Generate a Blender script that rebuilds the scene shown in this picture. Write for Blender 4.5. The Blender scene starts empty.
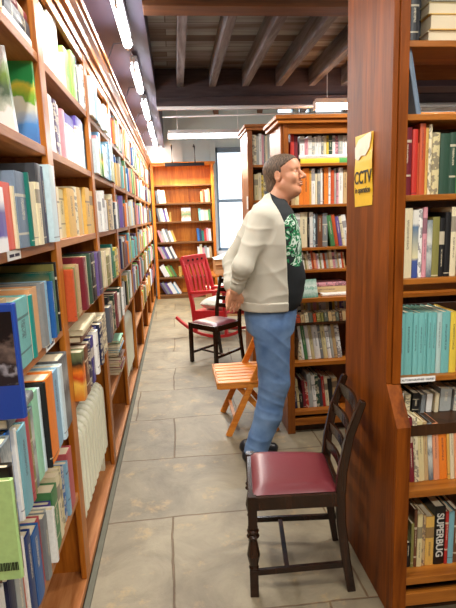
import bpy, math, random
import numpy as np
from mathutils import Vector, Matrix, Euler
random.seed(11)
sc = bpy.context.scene
C = bpy.context.collection
PI = math.pi
RX = math.radians

# ------------------------------------------------------------------ materials
def nodes(name):
    m = bpy.data.materials.new(name); m.use_nodes = True
    nt = m.node_tree; b = nt.nodes['Principled BSDF']
    return m, nt, b

def N(nt, t, **kw):
    n = nt.nodes.new(t)
    for k, v in kw.items(): setattr(n, k, v)
    return n

def c4(c): return (c[0], c[1], c[2], 1.0)

def srgb(r, g, b):
    f = lambda v: (v/255/12.92) if v/255 <= .04045 else ((v/255+.055)/1.055)**2.4
    return (f(r), f(g), f(b))

def plain(name, col, rough=.5, metal=0, noise=0.0, nscale=30, bump=0.0, spec=.5):
    m, nt, b = nodes(name)
    b.inputs['Base Color'].default_value = c4(col)
    b.inputs['Roughness'].default_value = rough
    b.inputs['Metallic'].default_value = metal
    b.inputs['Specular IOR Level'].default_value = spec
    if noise or bump:
        tc = N(nt, 'ShaderNodeTexCoord'); nz = N(nt, 'ShaderNodeTexNoise')
        nz.inputs['Scale'].default_value = nscale; nz.inputs['Detail'].default_value = 5
        nt.links.new(tc.outputs['Object'], nz.inputs['Vector'])
        if noise:
            mx = N(nt, 'ShaderNodeMix', data_type='RGBA')
            mx.inputs[6].default_value = c4([v*(1-noise) for v in col]); mx.inputs[7].default_value = c4([min(1, v*(1+noise)) for v in col])
            nt.links.new(nz.outputs['Fac'], mx.inputs[0]); nt.links.new(mx.outputs[2], b.inputs['Base Color'])
        if bump:
            bp = N(nt, 'ShaderNodeBump'); bp.inputs['Strength'].default_value = bump; bp.inputs['Distance'].default_value = .01
            nt.links.new(nz.outputs['Fac'], bp.inputs['Height']); nt.links.new(bp.outputs[0], b.inputs['Normal'])
    return m

def wood(name, c1, c2, axis=2, rough=.35, scale=9, coat=0.0):
    """grain runs along axis (0,1,2)"""
    m, nt, b = nodes(name)
    tc = N(nt, 'ShaderNodeTexCoord'); mp = N(nt, 'ShaderNodeMapping')
    s = [scale]*3; s[axis] = scale*.09
    mp.inputs['Scale'].default_value = s
    oi = N(nt, 'ShaderNodeObjectInfo')
    ml = N(nt, 'ShaderNodeMath', operation='MULTIPLY'); ml.inputs[1].default_value = 37
    nt.links.new(oi.outputs['Random'], ml.inputs[0]); nt.links.new(ml.outputs[0], mp.inputs['Location'])
    nt.links.new(tc.outputs['Object'], mp.inputs['Vector'])
    nz = N(nt, 'ShaderNodeTexNoise'); nz.inputs['Scale'].default_value = 1.3; nz.inputs['Detail'].default_value = 7; nz.inputs['Distortion'].default_value = .9
    nt.links.new(mp.outputs[0], nz.inputs['Vector'])
    n2 = N(nt, 'ShaderNodeTexNoise'); n2.inputs['Scale'].default_value = 9; n2.inputs['Detail'].default_value = 4
    nt.links.new(mp.outputs[0], n2.inputs['Vector'])
    ad = N(nt, 'ShaderNodeMath', operation='MULTIPLY_ADD'); ad.inputs[1].default_value = .35
    nt.links.new(n2.outputs['Fac'], ad.inputs[0]); nt.links.new(nz.outputs['Fac'], ad.inputs[2])
    cr = N(nt, 'ShaderNodeValToRGB'); cr.color_ramp.elements[0].position = .45; cr.color_ramp.elements[1].position = .86
    cr.color_ramp.elements[0].color = c4(c2); cr.color_ramp.elements[1].color = c4(c1)
    nt.links.new(ad.outputs[0], cr.inputs[0]); nt.links.new(cr.outputs[0], b.inputs['Base Color'])
    b.inputs['Roughness'].default_value = rough; b.inputs['Specular IOR Level'].default_value = .3
    if coat: b.inputs['Coat Weight'].default_value = coat; b.inputs['Coat Roughness'].default_value = .15
    bp = N(nt, 'ShaderNodeBump'); bp.inputs['Strength'].default_value = .12; bp.inputs['Distance'].default_value = .003
    nt.links.new(ad.outputs[0], bp.inputs['Height']); nt.links.new(bp.outputs[0], b.inputs['Normal'])
    return m

def emit(name, col, s):
    m, nt, b = nodes(name)
    b.inputs['Base Color'].default_value = c4(col)
    b.inputs['Emission Color'].default_value = c4(col); b.inputs['Emission Strength'].default_value = s
    return m

OR1, OR2 = srgb(194, 116, 36), srgb(138, 72, 16)
M = {}
M['left_wood_v'] = wood('orange_wood_upright', OR1, OR2, 2, .38, 16)
M['left_wood_y'] = wood('orange_wood_long', OR1, OR2, 1, .38, 16)
M['left_shelf'] = wood('orange_wood_shelf', srgb(186, 126, 76), srgb(146, 84, 40), 1, .5, 16)
M['left_back'] = wood('bookcase_back_wood', srgb(118, 66, 22), srgb(74, 38, 12), 2, .5, 12)
M['right_wood_v'] = wood('red_brown_wood_upright', srgb(140, 72, 16), srgb(84, 38, 6), 2, .46, 11)
M['right_wood_x'] = wood('red_brown_wood_shelf', srgb(176, 108, 38), srgb(128, 70, 18), 0, .38, 14)
M['right_dark'] = wood('dark_brown_wood', srgb(72, 42, 20), srgb(38, 22, 10), 2, .4, 12)
M['right_wood_v'].node_tree.nodes['Principled BSDF'].inputs['Specular IOR Level'].default_value = .14
M['mid_wood_v'] = wood('warm_wood_upright', srgb(158, 88, 26), srgb(106, 52, 12), 2, .38, 12)
M['mid_wood_x'] = wood('warm_wood_shelf', srgb(178, 106, 34), srgb(130, 68, 18), 0, .38, 12)
M['far_wood'] = wood('honey_wood', srgb(222, 136, 46), srgb(180, 92, 22), 2, .4, 12)
M['far_wood_x'] = wood('honey_wood_shelf', srgb(120, 80, 44), srgb(80, 50, 26), 0, .4, 12)
M['beam'] = wood('brown_beam_wood', srgb(118, 74, 40), srgb(66, 40, 22), 0, .6, 9)
M['beam_dark'] = wood('dark_beam_wood', srgb(84, 72, 74), srgb(46, 38, 40), 0, .5, 9)
M['joist'] = wood('grey_joist_wood', srgb(134, 132, 136), srgb(76, 70, 72), 1, .8, 10)
M['chair_dark'] = wood('dark_polished_wood', srgb(50, 26, 12), srgb(16, 9, 5), 2, .25, 14, .3)
M['fold_wood'] = wood('pale_orange_wood', srgb(226, 146, 58), srgb(194, 106, 34), 0, .35, 16)
M['red_paint'] = plain('red_paint', srgb(186, 34, 40), .35, noise=.12, nscale=8)
M['leather'] = plain('maroon_leather', srgb(104, 38, 44), .36, noise=.06, nscale=60, bump=.05)
M['page'] = plain('page_paper', srgb(228, 214, 182), .8, noise=.1, nscale=120)
M['white_paper'] = plain('white_paper', srgb(240, 240, 236), .7)
M['radiator'] = plain('cream_radiator_enamel', srgb(232, 232, 208), .35)
M['black_metal'] = plain('black_metal', srgb(30, 28, 30), .4, .6)
M['white_plastic'] = plain('white_plastic', srgb(230, 232, 236), .4)
M['cable'] = plain('grey_cable', srgb(120, 118, 130), .6)
M['wall'] = plain('pale_blue_grey_paint', srgb(206, 222, 224), .8, noise=.05, nscale=3, bump=.15)
M['wall_dark'] = plain('grey_plaster', srgb(170, 160, 150), .9, noise=.06, nscale=3)
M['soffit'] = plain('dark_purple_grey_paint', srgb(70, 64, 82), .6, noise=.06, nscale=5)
M['frame_blue'] = plain('blue_grey_window_paint', srgb(120, 140, 158), .5)
M['card'] = plain('brown_cardboard', srgb(176, 130, 84), .8, noise=.06, nscale=20)
M['bag'] = plain('pale_blue_plastic', srgb(206, 226, 240), .35, noise=.05, nscale=15, bump=.3)
M['tube'] = emit('fluorescent_tube', (1.0, .98, 1.0), 16)
M['tube_far'] = emit('fluorescent_tube_far', (.95, .98, 1.0), 9)
M['tube_warm'] = emit('warm_picture_tube', (1.0, .85, .6), 12)

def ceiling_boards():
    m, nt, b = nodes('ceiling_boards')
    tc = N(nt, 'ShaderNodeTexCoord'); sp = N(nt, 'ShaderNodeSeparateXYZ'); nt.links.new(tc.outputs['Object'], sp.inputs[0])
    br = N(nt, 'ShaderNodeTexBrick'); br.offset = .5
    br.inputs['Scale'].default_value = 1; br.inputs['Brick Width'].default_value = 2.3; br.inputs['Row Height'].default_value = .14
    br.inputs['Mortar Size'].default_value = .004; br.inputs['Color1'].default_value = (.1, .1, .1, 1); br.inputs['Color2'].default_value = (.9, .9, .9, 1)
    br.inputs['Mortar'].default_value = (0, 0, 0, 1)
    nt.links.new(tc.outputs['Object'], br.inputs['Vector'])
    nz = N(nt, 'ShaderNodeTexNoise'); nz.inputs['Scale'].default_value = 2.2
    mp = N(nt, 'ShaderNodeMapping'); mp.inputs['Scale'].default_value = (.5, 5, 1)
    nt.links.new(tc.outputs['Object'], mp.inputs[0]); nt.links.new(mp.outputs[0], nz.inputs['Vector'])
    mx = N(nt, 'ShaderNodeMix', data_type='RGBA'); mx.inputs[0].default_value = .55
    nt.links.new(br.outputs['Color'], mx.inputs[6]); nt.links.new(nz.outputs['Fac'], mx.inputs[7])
    cr = N(nt, 'ShaderNodeValToRGB')  # pale and dark plank tones put light and shade into the board colour
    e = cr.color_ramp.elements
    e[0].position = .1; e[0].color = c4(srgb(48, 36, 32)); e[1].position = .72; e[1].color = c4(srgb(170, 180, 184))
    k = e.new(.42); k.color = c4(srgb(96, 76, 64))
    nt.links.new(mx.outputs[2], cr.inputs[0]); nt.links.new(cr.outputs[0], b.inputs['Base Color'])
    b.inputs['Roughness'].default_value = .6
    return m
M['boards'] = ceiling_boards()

def floor_mat():
    m, nt, b = nodes('worn_flagstones')
    tc = N(nt, 'ShaderNodeTexCoord')
    nzd = N(nt, 'ShaderNodeTexNoise'); nzd.inputs['Scale'].default_value = 1.7; nzd.inputs['Detail'].default_value = 6
    nt.links.new(tc.outputs['Object'], nzd.inputs['Vector'])
    va = N(nt, 'ShaderNodeVectorMath', operation='MULTIPLY_ADD'); va.inputs[1].default_value = (.07, .07, 0)
    nt.links.new(nzd.outputs['Color'], va.inputs[0]); nt.links.new(tc.outputs['Object'], va.inputs[2])
    br = N(nt, 'ShaderNodeTexBrick'); br.offset = .37; br.squash = .8; br.squash_frequency = 3
    br.inputs['Scale'].default_value = 1; br.inputs['Brick Width'].default_value = .96; br.inputs['Row Height'].default_value = .64
    br.inputs['Mortar Size'].default_value = .006; br.inputs['Mortar Smooth'].default_value = .6
    br.inputs['Color1'].default_value = c4(srgb(140, 131, 110)); br.inputs['Color2'].default_value = c4(srgb(126, 118, 100))
    br.inputs['Mortar'].default_value = c4(srgb(104, 84, 60)); br.inputs['Bias'].default_value = 0
    fm = N(nt, 'ShaderNodeMapping'); fm.inputs['Location'].default_value = (.05, .2, 0); nt.links.new(va.outputs[0], fm.inputs[0]); nt.links.new(fm.outputs[0], br.inputs['Vector'])
    n1 = N(nt, 'ShaderNodeTexNoise'); n1.inputs['Scale'].default_value = 3.2; n1.inputs['Detail'].default_value = 9; n1.inputs['Roughness'].default_value = .65; n1.inputs['Distortion'].default_value = .6
    nt.links.new(tc.outputs['Object'], n1.inputs['Vector'])
    cr = N(nt, 'ShaderNodeValToRGB'); e = cr.color_ramp.elements
    e[0].position = .33; e[0].color = (.62, .56, .5, 1); e[1].position = .68; e[1].color = (1.12, 1.08, 1.0, 1)
    nt.links.new(n1.outputs['Fac'], cr.inputs[0])
    mx = N(nt, 'ShaderNodeMix', data_type='RGBA', blend_type='MULTIPLY'); mx.inputs[0].default_value = 1
    nt.links.new(br.outputs['Color'], mx.inputs[6]); nt.links.new(cr.outputs[0], mx.inputs[7])
    # ochre stains
    n2 = N(nt, 'ShaderNodeTexNoise'); n2.inputs['Scale'].default_value = 5.5; n2.inputs['Detail'].default_value = 8; n2.inputs['Roughness'].default_value = .7
    nt.links.new(tc.outputs['Object'], n2.inputs['Vector'])
    c2 = N(nt, 'ShaderNodeValToRGB'); c2.color_ramp.elements[0].position = .56; c2.color_ramp.elements[1].position = .72
    c2.color_ramp.elements[0].color = (0, 0, 0, 1); c2.color_ramp.elements[1].color = (.5, .5, .5, 1)
    nt.links.new(n2.outputs['Fac'], c2.inputs[0])
    m2 = N(nt, 'ShaderNodeMix', data_type='RGBA'); m2.inputs[7].default_value = c4(srgb(196, 160, 100))
    nt.links.new(c2.outputs[0], m2.inputs[0]); nt.links.new(mx.outputs[2], m2.inputs[6])
    nt.links.new(m2.outputs[2], b.inputs['Base Color'])
    b.inputs['Roughness'].default_value = .55
    ad = N(nt, 'ShaderNodeMath', operation='MULTIPLY_ADD'); ad.inputs[1].default_value = -1.2
    nt.links.new(br.outputs['Fac'], ad.inputs[0]); nt.links.new(n1.outputs['Fac'], ad.inputs[2])
    bp = N(nt, 'ShaderNodeBump'); bp.inputs['Strength'].default_value = .5; bp.inputs['Distance'].default_value = .012
    nt.links.new(ad.outputs[0], bp.inputs['Height']); nt.links.new(bp.outputs[0], b.inputs['Normal'])
    return m
M['floor'] = floor_mat()

def book_mat(style):
    """cover colour = the object's own colour; spine lettering blocks and bands in a second tone"""
    m, nt, b = nodes('book_cover_' + style)
    oi = N(nt, 'ShaderNodeObjectInfo'); tc = N(nt, 'ShaderNodeTexCoord'); sp = N(nt, 'ShaderNodeSeparateXYZ')
    nt.links.new(tc.outputs['Generated'], sp.inputs[0])
    def cmp(sock, lo, hi):
        a = N(nt, 'ShaderNodeMath', operation='GREATER_THAN'); a.inputs[1].default_value = lo
        c = N(nt, 'ShaderNodeMath', operation='LESS_THAN'); c.inputs[1].default_value = hi
        nt.links.new(sock, a.inputs[0]); nt.links.new(sock, c.inputs[0])
        p = N(nt, 'ShaderNodeMath', operation='MULTIPLY'); nt.links.new(a.outputs[0], p.inputs[0]); nt.links.new(c.outputs[0], p.inputs[1])
        return p.outputs[0]
    def mul(a, c):
        p = N(nt, 'ShaderNodeMath', operation='MULTIPLY'); nt.links.new(a, p.inputs[0]); nt.links.new(c, p.inputs[1]); return p.outputs[0]
    def amax(a, c):
        p = N(nt, 'ShaderNodeMath', operation='MAXIMUM'); nt.links.new(a, p.inputs[0]); nt.links.new(c, p.inputs[1]); return p.outputs[0]
    X, Y, Z = sp.outputs
    # offset z by object random so that no two spines match
    r = N(nt, 'ShaderNodeMath', operation='MULTIPLY_ADD'); r.inputs[1].default_value = .16; nt.links.new(oi.outputs['Random'], r.inputs[0]); nt.links.new(Z, r.inputs[2])
    zz = r.outputs[0]
    spine = cmp(X, .975, 2)
    nz = N(nt, 'ShaderNodeTexNoise'); nz.inputs['Detail'].default_value = 2; nz.noise_dimensions = '4D'
    mp = N(nt, 'ShaderNodeMapping'); mp.inputs['Scale'].default_value = (3, 9, 88)
    nt.links.new(tc.outputs['Generated'], mp.inputs[0]); nt.links.new(mp.outputs[0], nz.inputs['Vector'])
    wr = N(nt, 'ShaderNodeMath', operation='MULTIPLY'); wr.inputs[1].default_value = 50; nt.links.new(oi.outputs['Random'], wr.inputs[0]); nt.links.new(wr.outputs[0], nz.inputs['W'])
    nz.inputs['Scale'].default_value = 1
    glyph = cmp(nz.outputs['Fac'], .47, 2)
    if style == 'plain':
        t = mul(mul(cmp(zz, .5, .92), cmp(Y, .38, .62)), glyph)
    elif style == 'band':
        t = amax(mul(cmp(zz, .8, .84), cmp(Y, -1, 2)), amax(mul(cmp(zz, .3, .33), cmp(Y, -1, 2)), mul(mul(cmp(zz, .5, .78), cmp(Y, .36, .64)), glyph)))
    elif style == 'block':
        t = amax(cmp(zz, .68, .9), mul(mul(cmp(zz, .3, .6), cmp(Y, .38, .62)), glyph))
    elif style == 'bare':
        t = cmp(zz, .12, .135)
    else:
        nz.inputs['Scale'].default_value = .12; nz.inputs['Detail'].default_value = 6
        t = cmp(nz.outputs['Fac'], .5, .62)
    t = mul(t, spine)
    hf = N(nt, 'ShaderNodeMath', operation='MULTIPLY'); hf.inputs[1].default_value = .62; nt.links.new(t, hf.inputs[0]); t = hf.outputs[0]
    # second tone: pale on dark covers, dark on pale covers
    sv = N(nt, 'ShaderNodeSeparateColor', mode='HSV'); nt.links.new(oi.outputs['Color'], sv.inputs[0])
    dark = N(nt, 'ShaderNodeMath', operation='LESS_THAN'); dark.inputs[1].default_value = .45; nt.links.new(sv.outputs[2], dark.inputs[0])
    tone = N(nt, 'ShaderNodeMix', data_type='RGBA'); tone.inputs[6].default_value = c4(srgb(50, 40, 60)); tone.inputs[7].default_value = c4(srgb(232, 220, 190))
    nt.links.new(dark.outputs[0], tone.inputs[0])
    mx = N(nt, 'ShaderNodeMix', data_type='RGBA'); nt.links.new(t, mx.inputs[0]); nt.links.new(oi.outputs['Color'], mx.inputs[6]); nt.links.new(tone.outputs[2], mx.inputs[7])
    # wear
    n3 = N(nt, 'ShaderNodeTexNoise'); n3.inputs['Scale'].default_value = 14; nt.links.new(tc.outputs['Object'], n3.inputs['Vector'])
    hv = N(nt, 'ShaderNodeHueSaturation'); ma = N(nt, 'ShaderNodeMath', operation='MULTIPLY_ADD'); ma.inputs[1].default_value = .35; ma.inputs[2].default_value = .82
    nt.links.new(n3.outputs['Fac'], ma.inputs[0]); nt.links.new(ma.outputs[0], hv.inputs['Value']); nt.links.new(mx.outputs[2], hv.inputs['Color'])
    nt.links.new(hv.outputs[0], b.inputs['Base Color']); b.inputs['Roughness'].default_value = .42
    return m
BM = {s: book_mat(s) for s in ('plain', 'band', 'block', 'pattern', 'bare')}

def picture_mat(name, stops, border=None, scale=4, spine=None, axis='z', seed=0, soft=True):
    """printed cover: colours laid out up the cover plus cloudy shapes; optional border and spine colour"""
    m, nt, b = nodes(name)
    tc = N(nt, 'ShaderNodeTexCoord'); sp = N(nt, 'ShaderNodeSeparateXYZ'); nt.links.new(tc.outputs['Generated'], sp.inputs[0])
    nz = N(nt, 'ShaderNodeTexNoise'); nz.inputs['Scale'].default_value = scale; nz.inputs['Detail'].default_value = 5; nz.noise_dimensions = '4D'; nz.inputs['W'].default_value = seed
    nt.links.new(tc.outputs['Generated'], nz.inputs['Vector'])
    ad = N(nt, 'ShaderNodeMath', operation='MULTIPLY_ADD'); ad.inputs[1].default_value = .5 if soft else .06
    sb = N(nt, 'ShaderNodeMath', operation='SUBTRACT'); sb.inputs[1].default_value = .25 if soft else .03
    nt.links.new(nz.outputs['Fac'], ad.inputs[0]); nt.links.new(sp.outputs[2], ad.inputs[2]); nt.links.new(ad.outputs[0], sb.inputs[0])
    cr = N(nt, 'ShaderNodeValToRGB'); e = cr.color_ramp.elements
    for i, (p, c) in enumerate(stops):
        k = e[i] if i < 2 else e.new(p)
        k.position = p; k.color = c4(srgb(*c))
    nt.links.new(sb.outputs[0], cr.inputs[0]); out = cr.outputs[0]
    def mixin(out, mask, col):
        mx = N(nt, 'ShaderNodeMix', data_type='RGBA'); nt.links.new(mask, mx.inputs[0]); nt.links.new(out, mx.inputs[6]); mx.inputs[7].default_value = c4(srgb(*col)); return mx.outputs[2]
    def gt(sock, v, op='GREATER_THAN'):
        a = N(nt, 'ShaderNodeMath', operation=op); a.inputs[1].default_value = v; nt.links.new(sock, a.inputs[0]); return a.outputs[0]
    if border:
        out = mixin(out, gt(sp.outputs[2], .94), border); out = mixin(out, gt(sp.outputs[2], .30, 'LESS_THAN'), border); out = mixin(out, gt(sp.outputs[0], .978), border)
    if spine: out = mixin(out, gt(sp.outputs[0], .975), spine)
    nt.links.new(out, b.inputs['Base Color']); b.inputs['Roughness'].default_value = .35
    return m

# ------------------------------------------------------------------ mesh builder
class MB:
    def __init__(s): s.v = []; s.f = []; s.mi = []
    def add(s, vs, fs, mi=0, mat=None):
        o = len(s.v)
        for p in vs:
            p = Vector(p)
            if mat is not None: p = mat @ p
            s.v.append(tuple(p))
        for f in fs: s.f.append([i+o for i in f]); s.mi.append(mi)
        return s
    def box(s, x0, x1, y0, y1, z0, z1, mi=0, mat=None):
        vs = [(x, y, z) for x in (x0, x1) for y in (y0, y1) for z in (z0, z1)]
        return s.add(vs, [(0,1,3,2),(4,6,7,5),(0,4,5,1),(2,3,7,6),(0,2,6,4),(1,5,7,3)], mi, mat)
    def bar(s, a, b, w, h, up=(0,0,1), mi=0, w2=None, h2=None):
        a = Vector(a); b = Vector(b); d = (b-a).normalized(); up = Vector(up)
        x = d.cross(up)
        if x.length < 1e-4: x = d.cross(Vector((0,1,0)))
        x.normalize(); y = x.cross(d)
        w2 = w2 or w; h2 = h2 or h; vs = []
        for p, ww, hh in ((a, w, h), (b, w2, h2)):
            for sx, sy in ((-1,-1),(1,-1),(1,1),(-1,1)): vs.append(p + x*sx*ww/2 + y*sy*hh/2)
        return s.add(vs, [(3,2,1,0),(4,5,6,7),(0,1,5,4),(1,2,6,5),(2,3,7,6),(3,0,4,7)], mi)
    def tube(s, pts, r, n=8, mi=0):
        pts = [Vector(p) for p in pts]; rings = []
        rr = r if isinstance(r, (list, tuple)) else [r]*len(pts)
        vs = []; fs = []
        for i, p in enumerate(pts):
            d = (pts[min(i+1, len(pts)-1)] - pts[max(i-1, 0)]).normalized()
            x = d.cross(Vector((0,0,1)))
            if x.length < .05: x = d.cross(Vector((0,1,0)))
            x.normalize(); y = d.cross(x)
            for k in range(n):
                a = 2*PI*k/n; vs.append(p + (x*math.cos(a) + y*math.sin(a))*rr[i])
        for i in range(len(pts)-1):
            for k in range(n):
                k2 = (k+1) % n; fs.append((i*n+k, i*n+k2, (i+1)*n+k2, (i+1)*n+k))
        fs.append(tuple(range(n))[::-1]); fs.append(tuple(range((len(pts)-1)*n, len(pts)*n)))
        return s.add(vs, fs, mi)
    def ribbon(s, pts, w, h, up=(0,0,1), mi=0):
        """rectangular section swept along points, w across, h along up-ish"""
        pts = [Vector(p) for p in pts]; vs = []; fs = []; up = Vector(up)
        for i, p in enumerate(pts):
            d = (pts[min(i+1, len(pts)-1)] - pts[max(i-1, 0)]).normalized()
            x = d.cross(up).normalized(); y = x.cross(d)
            ww = w[i] if isinstance(w, (list, tuple)) else w; hh = h[i] if isinstance(h, (list, tuple)) else h
            for sx, sy in ((-1,-1),(1,-1),(1,1),(-1,1)): vs.append(p + x*sx*ww/2 + y*sy*hh/2)
        for i in range(len(pts)-1):
            for k in range(4):
                k2 = (k+1) % 4; fs.append((i*4+k, i*4+k2, (i+1)*4+k2, (i+1)*4+k))
        fs.append((3,2,1,0)); n = (len(pts)-1)*4; fs.append((n, n+1, n+2, n+3))
        return s.add(vs, fs, mi)
    def lathe(s, base, prof, n=14, mi=0):
        bx, by, bz = base; vs = []; fs = []
        for r, z in prof:
            for k in range(n):
                a = 2*PI*k/n; vs.append((bx + r*math.cos(a), by + r*math.sin(a), bz + z))
        for i in range(len(prof)-1):
            for k in range(n):
                k2 = (k+1) % n; fs.append((i*n+k, i*n+k2, (i+1)*n+k2, (i+1)*n+k))
        fs.append(tuple(range(n))[::-1]); fs.append(tuple(range((len(prof)-1)*n, len(prof)*n)))
        return s.add(vs, fs, mi)
    def prism(s, poly, axis, a, b, mi=0):
        """poly: list of 2d points; extruded on axis from a to b"""
        def P(p, t):
            if axis == 0: return (t, p[0], p[1])
            if axis == 1: return (p[0], t, p[1])
            return (p[0], p[1], t)
        n = len(poly); vs = [P(p, a) for p in poly] + [P(p, b) for p in poly]
        fs = [tuple(range(n)), tuple(range(2*n-1, n-1, -1))] + [(i, i+n, (i+1) % n + n, (i+1) % n) for i in range(n)]
        return s.add(vs, fs, mi)
    def xf(s, mat):
        s.v = [tuple(mat @ Vector(p)) for p in s.v]; return s
    def build(s, name, mats, parent=None, bevel=0, smooth=False, seg=2, origin=None):
        if not isinstance(mats, (list, tuple)): mats = [mats]
        if parent is not None: o = world_of(parent)
        elif origin is not None: o = Vector(origin)
        else:
            a = np.array(s.v); lo, hi = a.min(0), a.max(0); o = Vector(((lo[0]+hi[0])/2, (lo[1]+hi[1])/2, lo[2]))
        me = bpy.data.meshes.new(name)
        me.from_pydata([tuple(Vector(p)-o) for p in s.v], [], s.f)
        for m in mats: me.materials.append(m)
        for p, mi in zip(me.polygons, s.mi): p.material_index = mi; p.use_smooth = smooth
        import bmesh
        bm = bmesh.new(); bm.from_mesh(me); bmesh.ops.recalc_face_normals(bm, faces=bm.faces); bm.to_mesh(me); bm.free()
        me.update()
        ob = bpy.data.objects.new(name, me); C.objects.link(ob)
        if parent is not None: ob.parent = parent
        else: ob.location = o
        if bevel:
            b = ob.modifiers.new('bevel', 'BEVEL'); b.width = bevel; b.segments = seg; b.limit_method = 'ANGLE'; b.angle_limit = RX(40)
        return ob

def world_of(o):
    v = Vector(o.location)
    while o.parent is not None: o = o.parent; v = v + Vector(o.location)
    return v

def tag(o, label, cat, group=None):
    o['label'] = label; o['category'] = cat
    if group: o['group'] = group
    return o
def thing(name, label, cat, loc=(0,0,0), group=None):
    o = bpy.data.objects.new(name, None); C.objects.link(o); o.location = loc; o.empty_display_size = .1
    return tag(o, label, cat, group)
def struct(o): o['kind'] = 'structure'; return o

# ------------------------------------------------------------------ room shell
FY = 9.62
struct(MB().box(-1.0, 4.2, -2.2, 9.9, -.1, 0).build('floor', M['floor'], origin=(0,0,0)))
struct(MB().box(-1.1, -.86, -2.2, 9.9, 0, 3.6).build('wall_left', M['wall_dark']))
struct(MB().box(4.0, 4.2, -2.2, 9.9, 0, 3.6).build('wall_right', M['wall_dark']))
struct(MB().box(-1.1, 4.2, -2.4, -2.2, 0, 3.6).build('wall_back', M['wall_dark']))
wf = MB()
WX0, WX1, WZ0, WZ1 = .80, 1.36, .84, 2.74
wf.box(-1.1, WX0, FY, FY+.25, 0, 3.6).box(WX0, WX1, FY, FY+.25, 0, WZ0).box(WX0, WX1, FY, FY+.25, WZ1, 3.6)
CL = [(1.98, 2.30), (2.38, 2.62), (2.70, 3.30)]
prev = WX1
for a, b in CL:
    wf.box(prev, a, FY, FY+.25, 0, 3.6); wf.box(a, b, FY, FY+.25, 0, 3.16); wf.box(a, b, FY, FY+.25, 3.45, 3.6); prev = b
wf.box(prev, 4.2, FY, FY+.25, 0, 3.6)
# faint plaster piers and bands of the far wall
wf.box(.02, .2, FY-.05, FY, 2.5, 3.6)
struct(wf.build('wall_far', M['wall'], origin=(0, FY, 0)))

glass, nt, b = nodes('window_glass')
b.inputs['Transmission Weight'].default_value = 1; b.inputs['Roughness'].default_value = .02; b.inputs['IOR'].default_value = 1.02
w = MB()
t = .045
w.box(WX0, WX0+t, FY-.03, FY+.08, WZ0, WZ1).box(WX1-t, WX1, FY-.03, FY+.08, WZ0, WZ1).box(WX0, WX1, FY-.03, FY+.08, WZ0, WZ0+t).box(WX0, WX1, FY-.03, FY+.08, WZ1-.09, WZ1)
w.box(WX0+t, WX1-t, FY, FY+.06, 1.74, 1.80)
win = struct(w.build('window_1', M['frame_blue'], bevel=.004))
g = MB().box(WX0+t, WX1-t, FY+.03, FY+.034, WZ0+t, WZ1-.09).build('pane', glass, win)
for i, (a, b_) in enumerate(CL):
    w = MB(); w.box(a, a+.02, FY-.01, FY+.05, 3.16, 3.45).box(b_-.02, b_, FY-.01, FY+.05, 3.16, 3.45).box(a, b_, FY-.01, FY+.05, 3.16, 3.18).box(a, b_, FY-.01, FY+.05, 3.43, 3.45)
    w_ = struct(w.build('window_%d' % (i+2), M['frame_blue'])); MB().box(a+.02, b_-.02, FY+.02, FY+.024, 3.18, 3.43).build('pane', glass, w_)
struct(MB().box(WX0-.09, WX0, FY-.06, FY, .6, 2.85).build('trim_1', M['wall']))
struct(MB().box(WX0-.04, WX1+.06, FY-.16, FY, .78, .835).build('trim_2', M['white_plastic']))

# ceiling: boards over the joists, dark soffit above the left bookcase, higher roof past the second beam
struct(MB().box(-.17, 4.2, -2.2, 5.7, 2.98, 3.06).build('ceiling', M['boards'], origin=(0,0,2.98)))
struct(MB().box(-1.0, -.17, -2.2, 9.7, 2.80, 2.9).build('ceiling_soffit', M['soffit']))
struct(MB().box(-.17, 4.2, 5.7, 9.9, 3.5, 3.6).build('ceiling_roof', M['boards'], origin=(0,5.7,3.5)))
struct(MB().box(-.17, 4.2, 5.62, 5.7, 2.9, 3.6).build('wall_bulkhead', M['wall_dark']))
struct(MB().box(-.17, -.13, -2.2, 9.6, 2.76, 3.5).build('trim_3', M['soffit']))
tag(MB().box(-.13, 4.0, 3.27, 3.43, 2.745, 2.975).build('ceiling_beam', M['beam'], bevel=.006), 'wide reddish brown beam crossing the ceiling at the top edge', 'beam', None)
tag(MB().box(-.13, 4.0, 5.42, 5.62, 2.61, 2.975).box(-.13, 4.0, 5.38, 5.42, 2.61, 2.70).build('ceiling_beam', M['beam_dark'], bevel=.006), 'dark grey beam at the far ends of the joists', 'beam', None)
tag(MB().box(-.13, 4.0, 1.2, 1.4, 2.745, 2.975).build('ceiling_beam', M['beam'], bevel=.006), 'brown ceiling beam nearest overhead, above the frame', 'beam', None)
JX = [.12, .45, .79, 1.14, 1.49, 1.84, 2.2, 2.55, 2.9, 3.25]
names = ['leftmost grey ceiling joist, above the aisle', 'second grey ceiling joist from the left', 'third grey ceiling joist from the left', 'fourth grey ceiling joist from the left', 'fifth grey ceiling joist, rightmost in view beside the near bookcase']
for i, x in enumerate(JX[:7]):
    o = MB().box(x-.033, x+.033, 3.43, 5.42, 2.80, 2.98).build('ceiling_joist', M['joist'], bevel=.004)
    tag(o, names[i] if i < 5 else 'grey ceiling joist hidden behind the near bookcase, %s of two' % ('first' if i == 5 else 'second'), 'joist', 'joists between the two ceiling beams')
nm = ['far brown joist over the wall lamp', 'far brown joist left of the blue panes', 'far brown joist above the blue panes', 'far brown joist right of the blue panes']
for i, x in enumerate((.35, 1.15, 1.95, 2.75)):
    tag(MB().bar((x, 5.72, 3.40), (x+.5, 9.6, 3.40), .09, .18).build('roof_joist', M['beam']), nm[i], 'joist', 'joists of the far roof')
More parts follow.
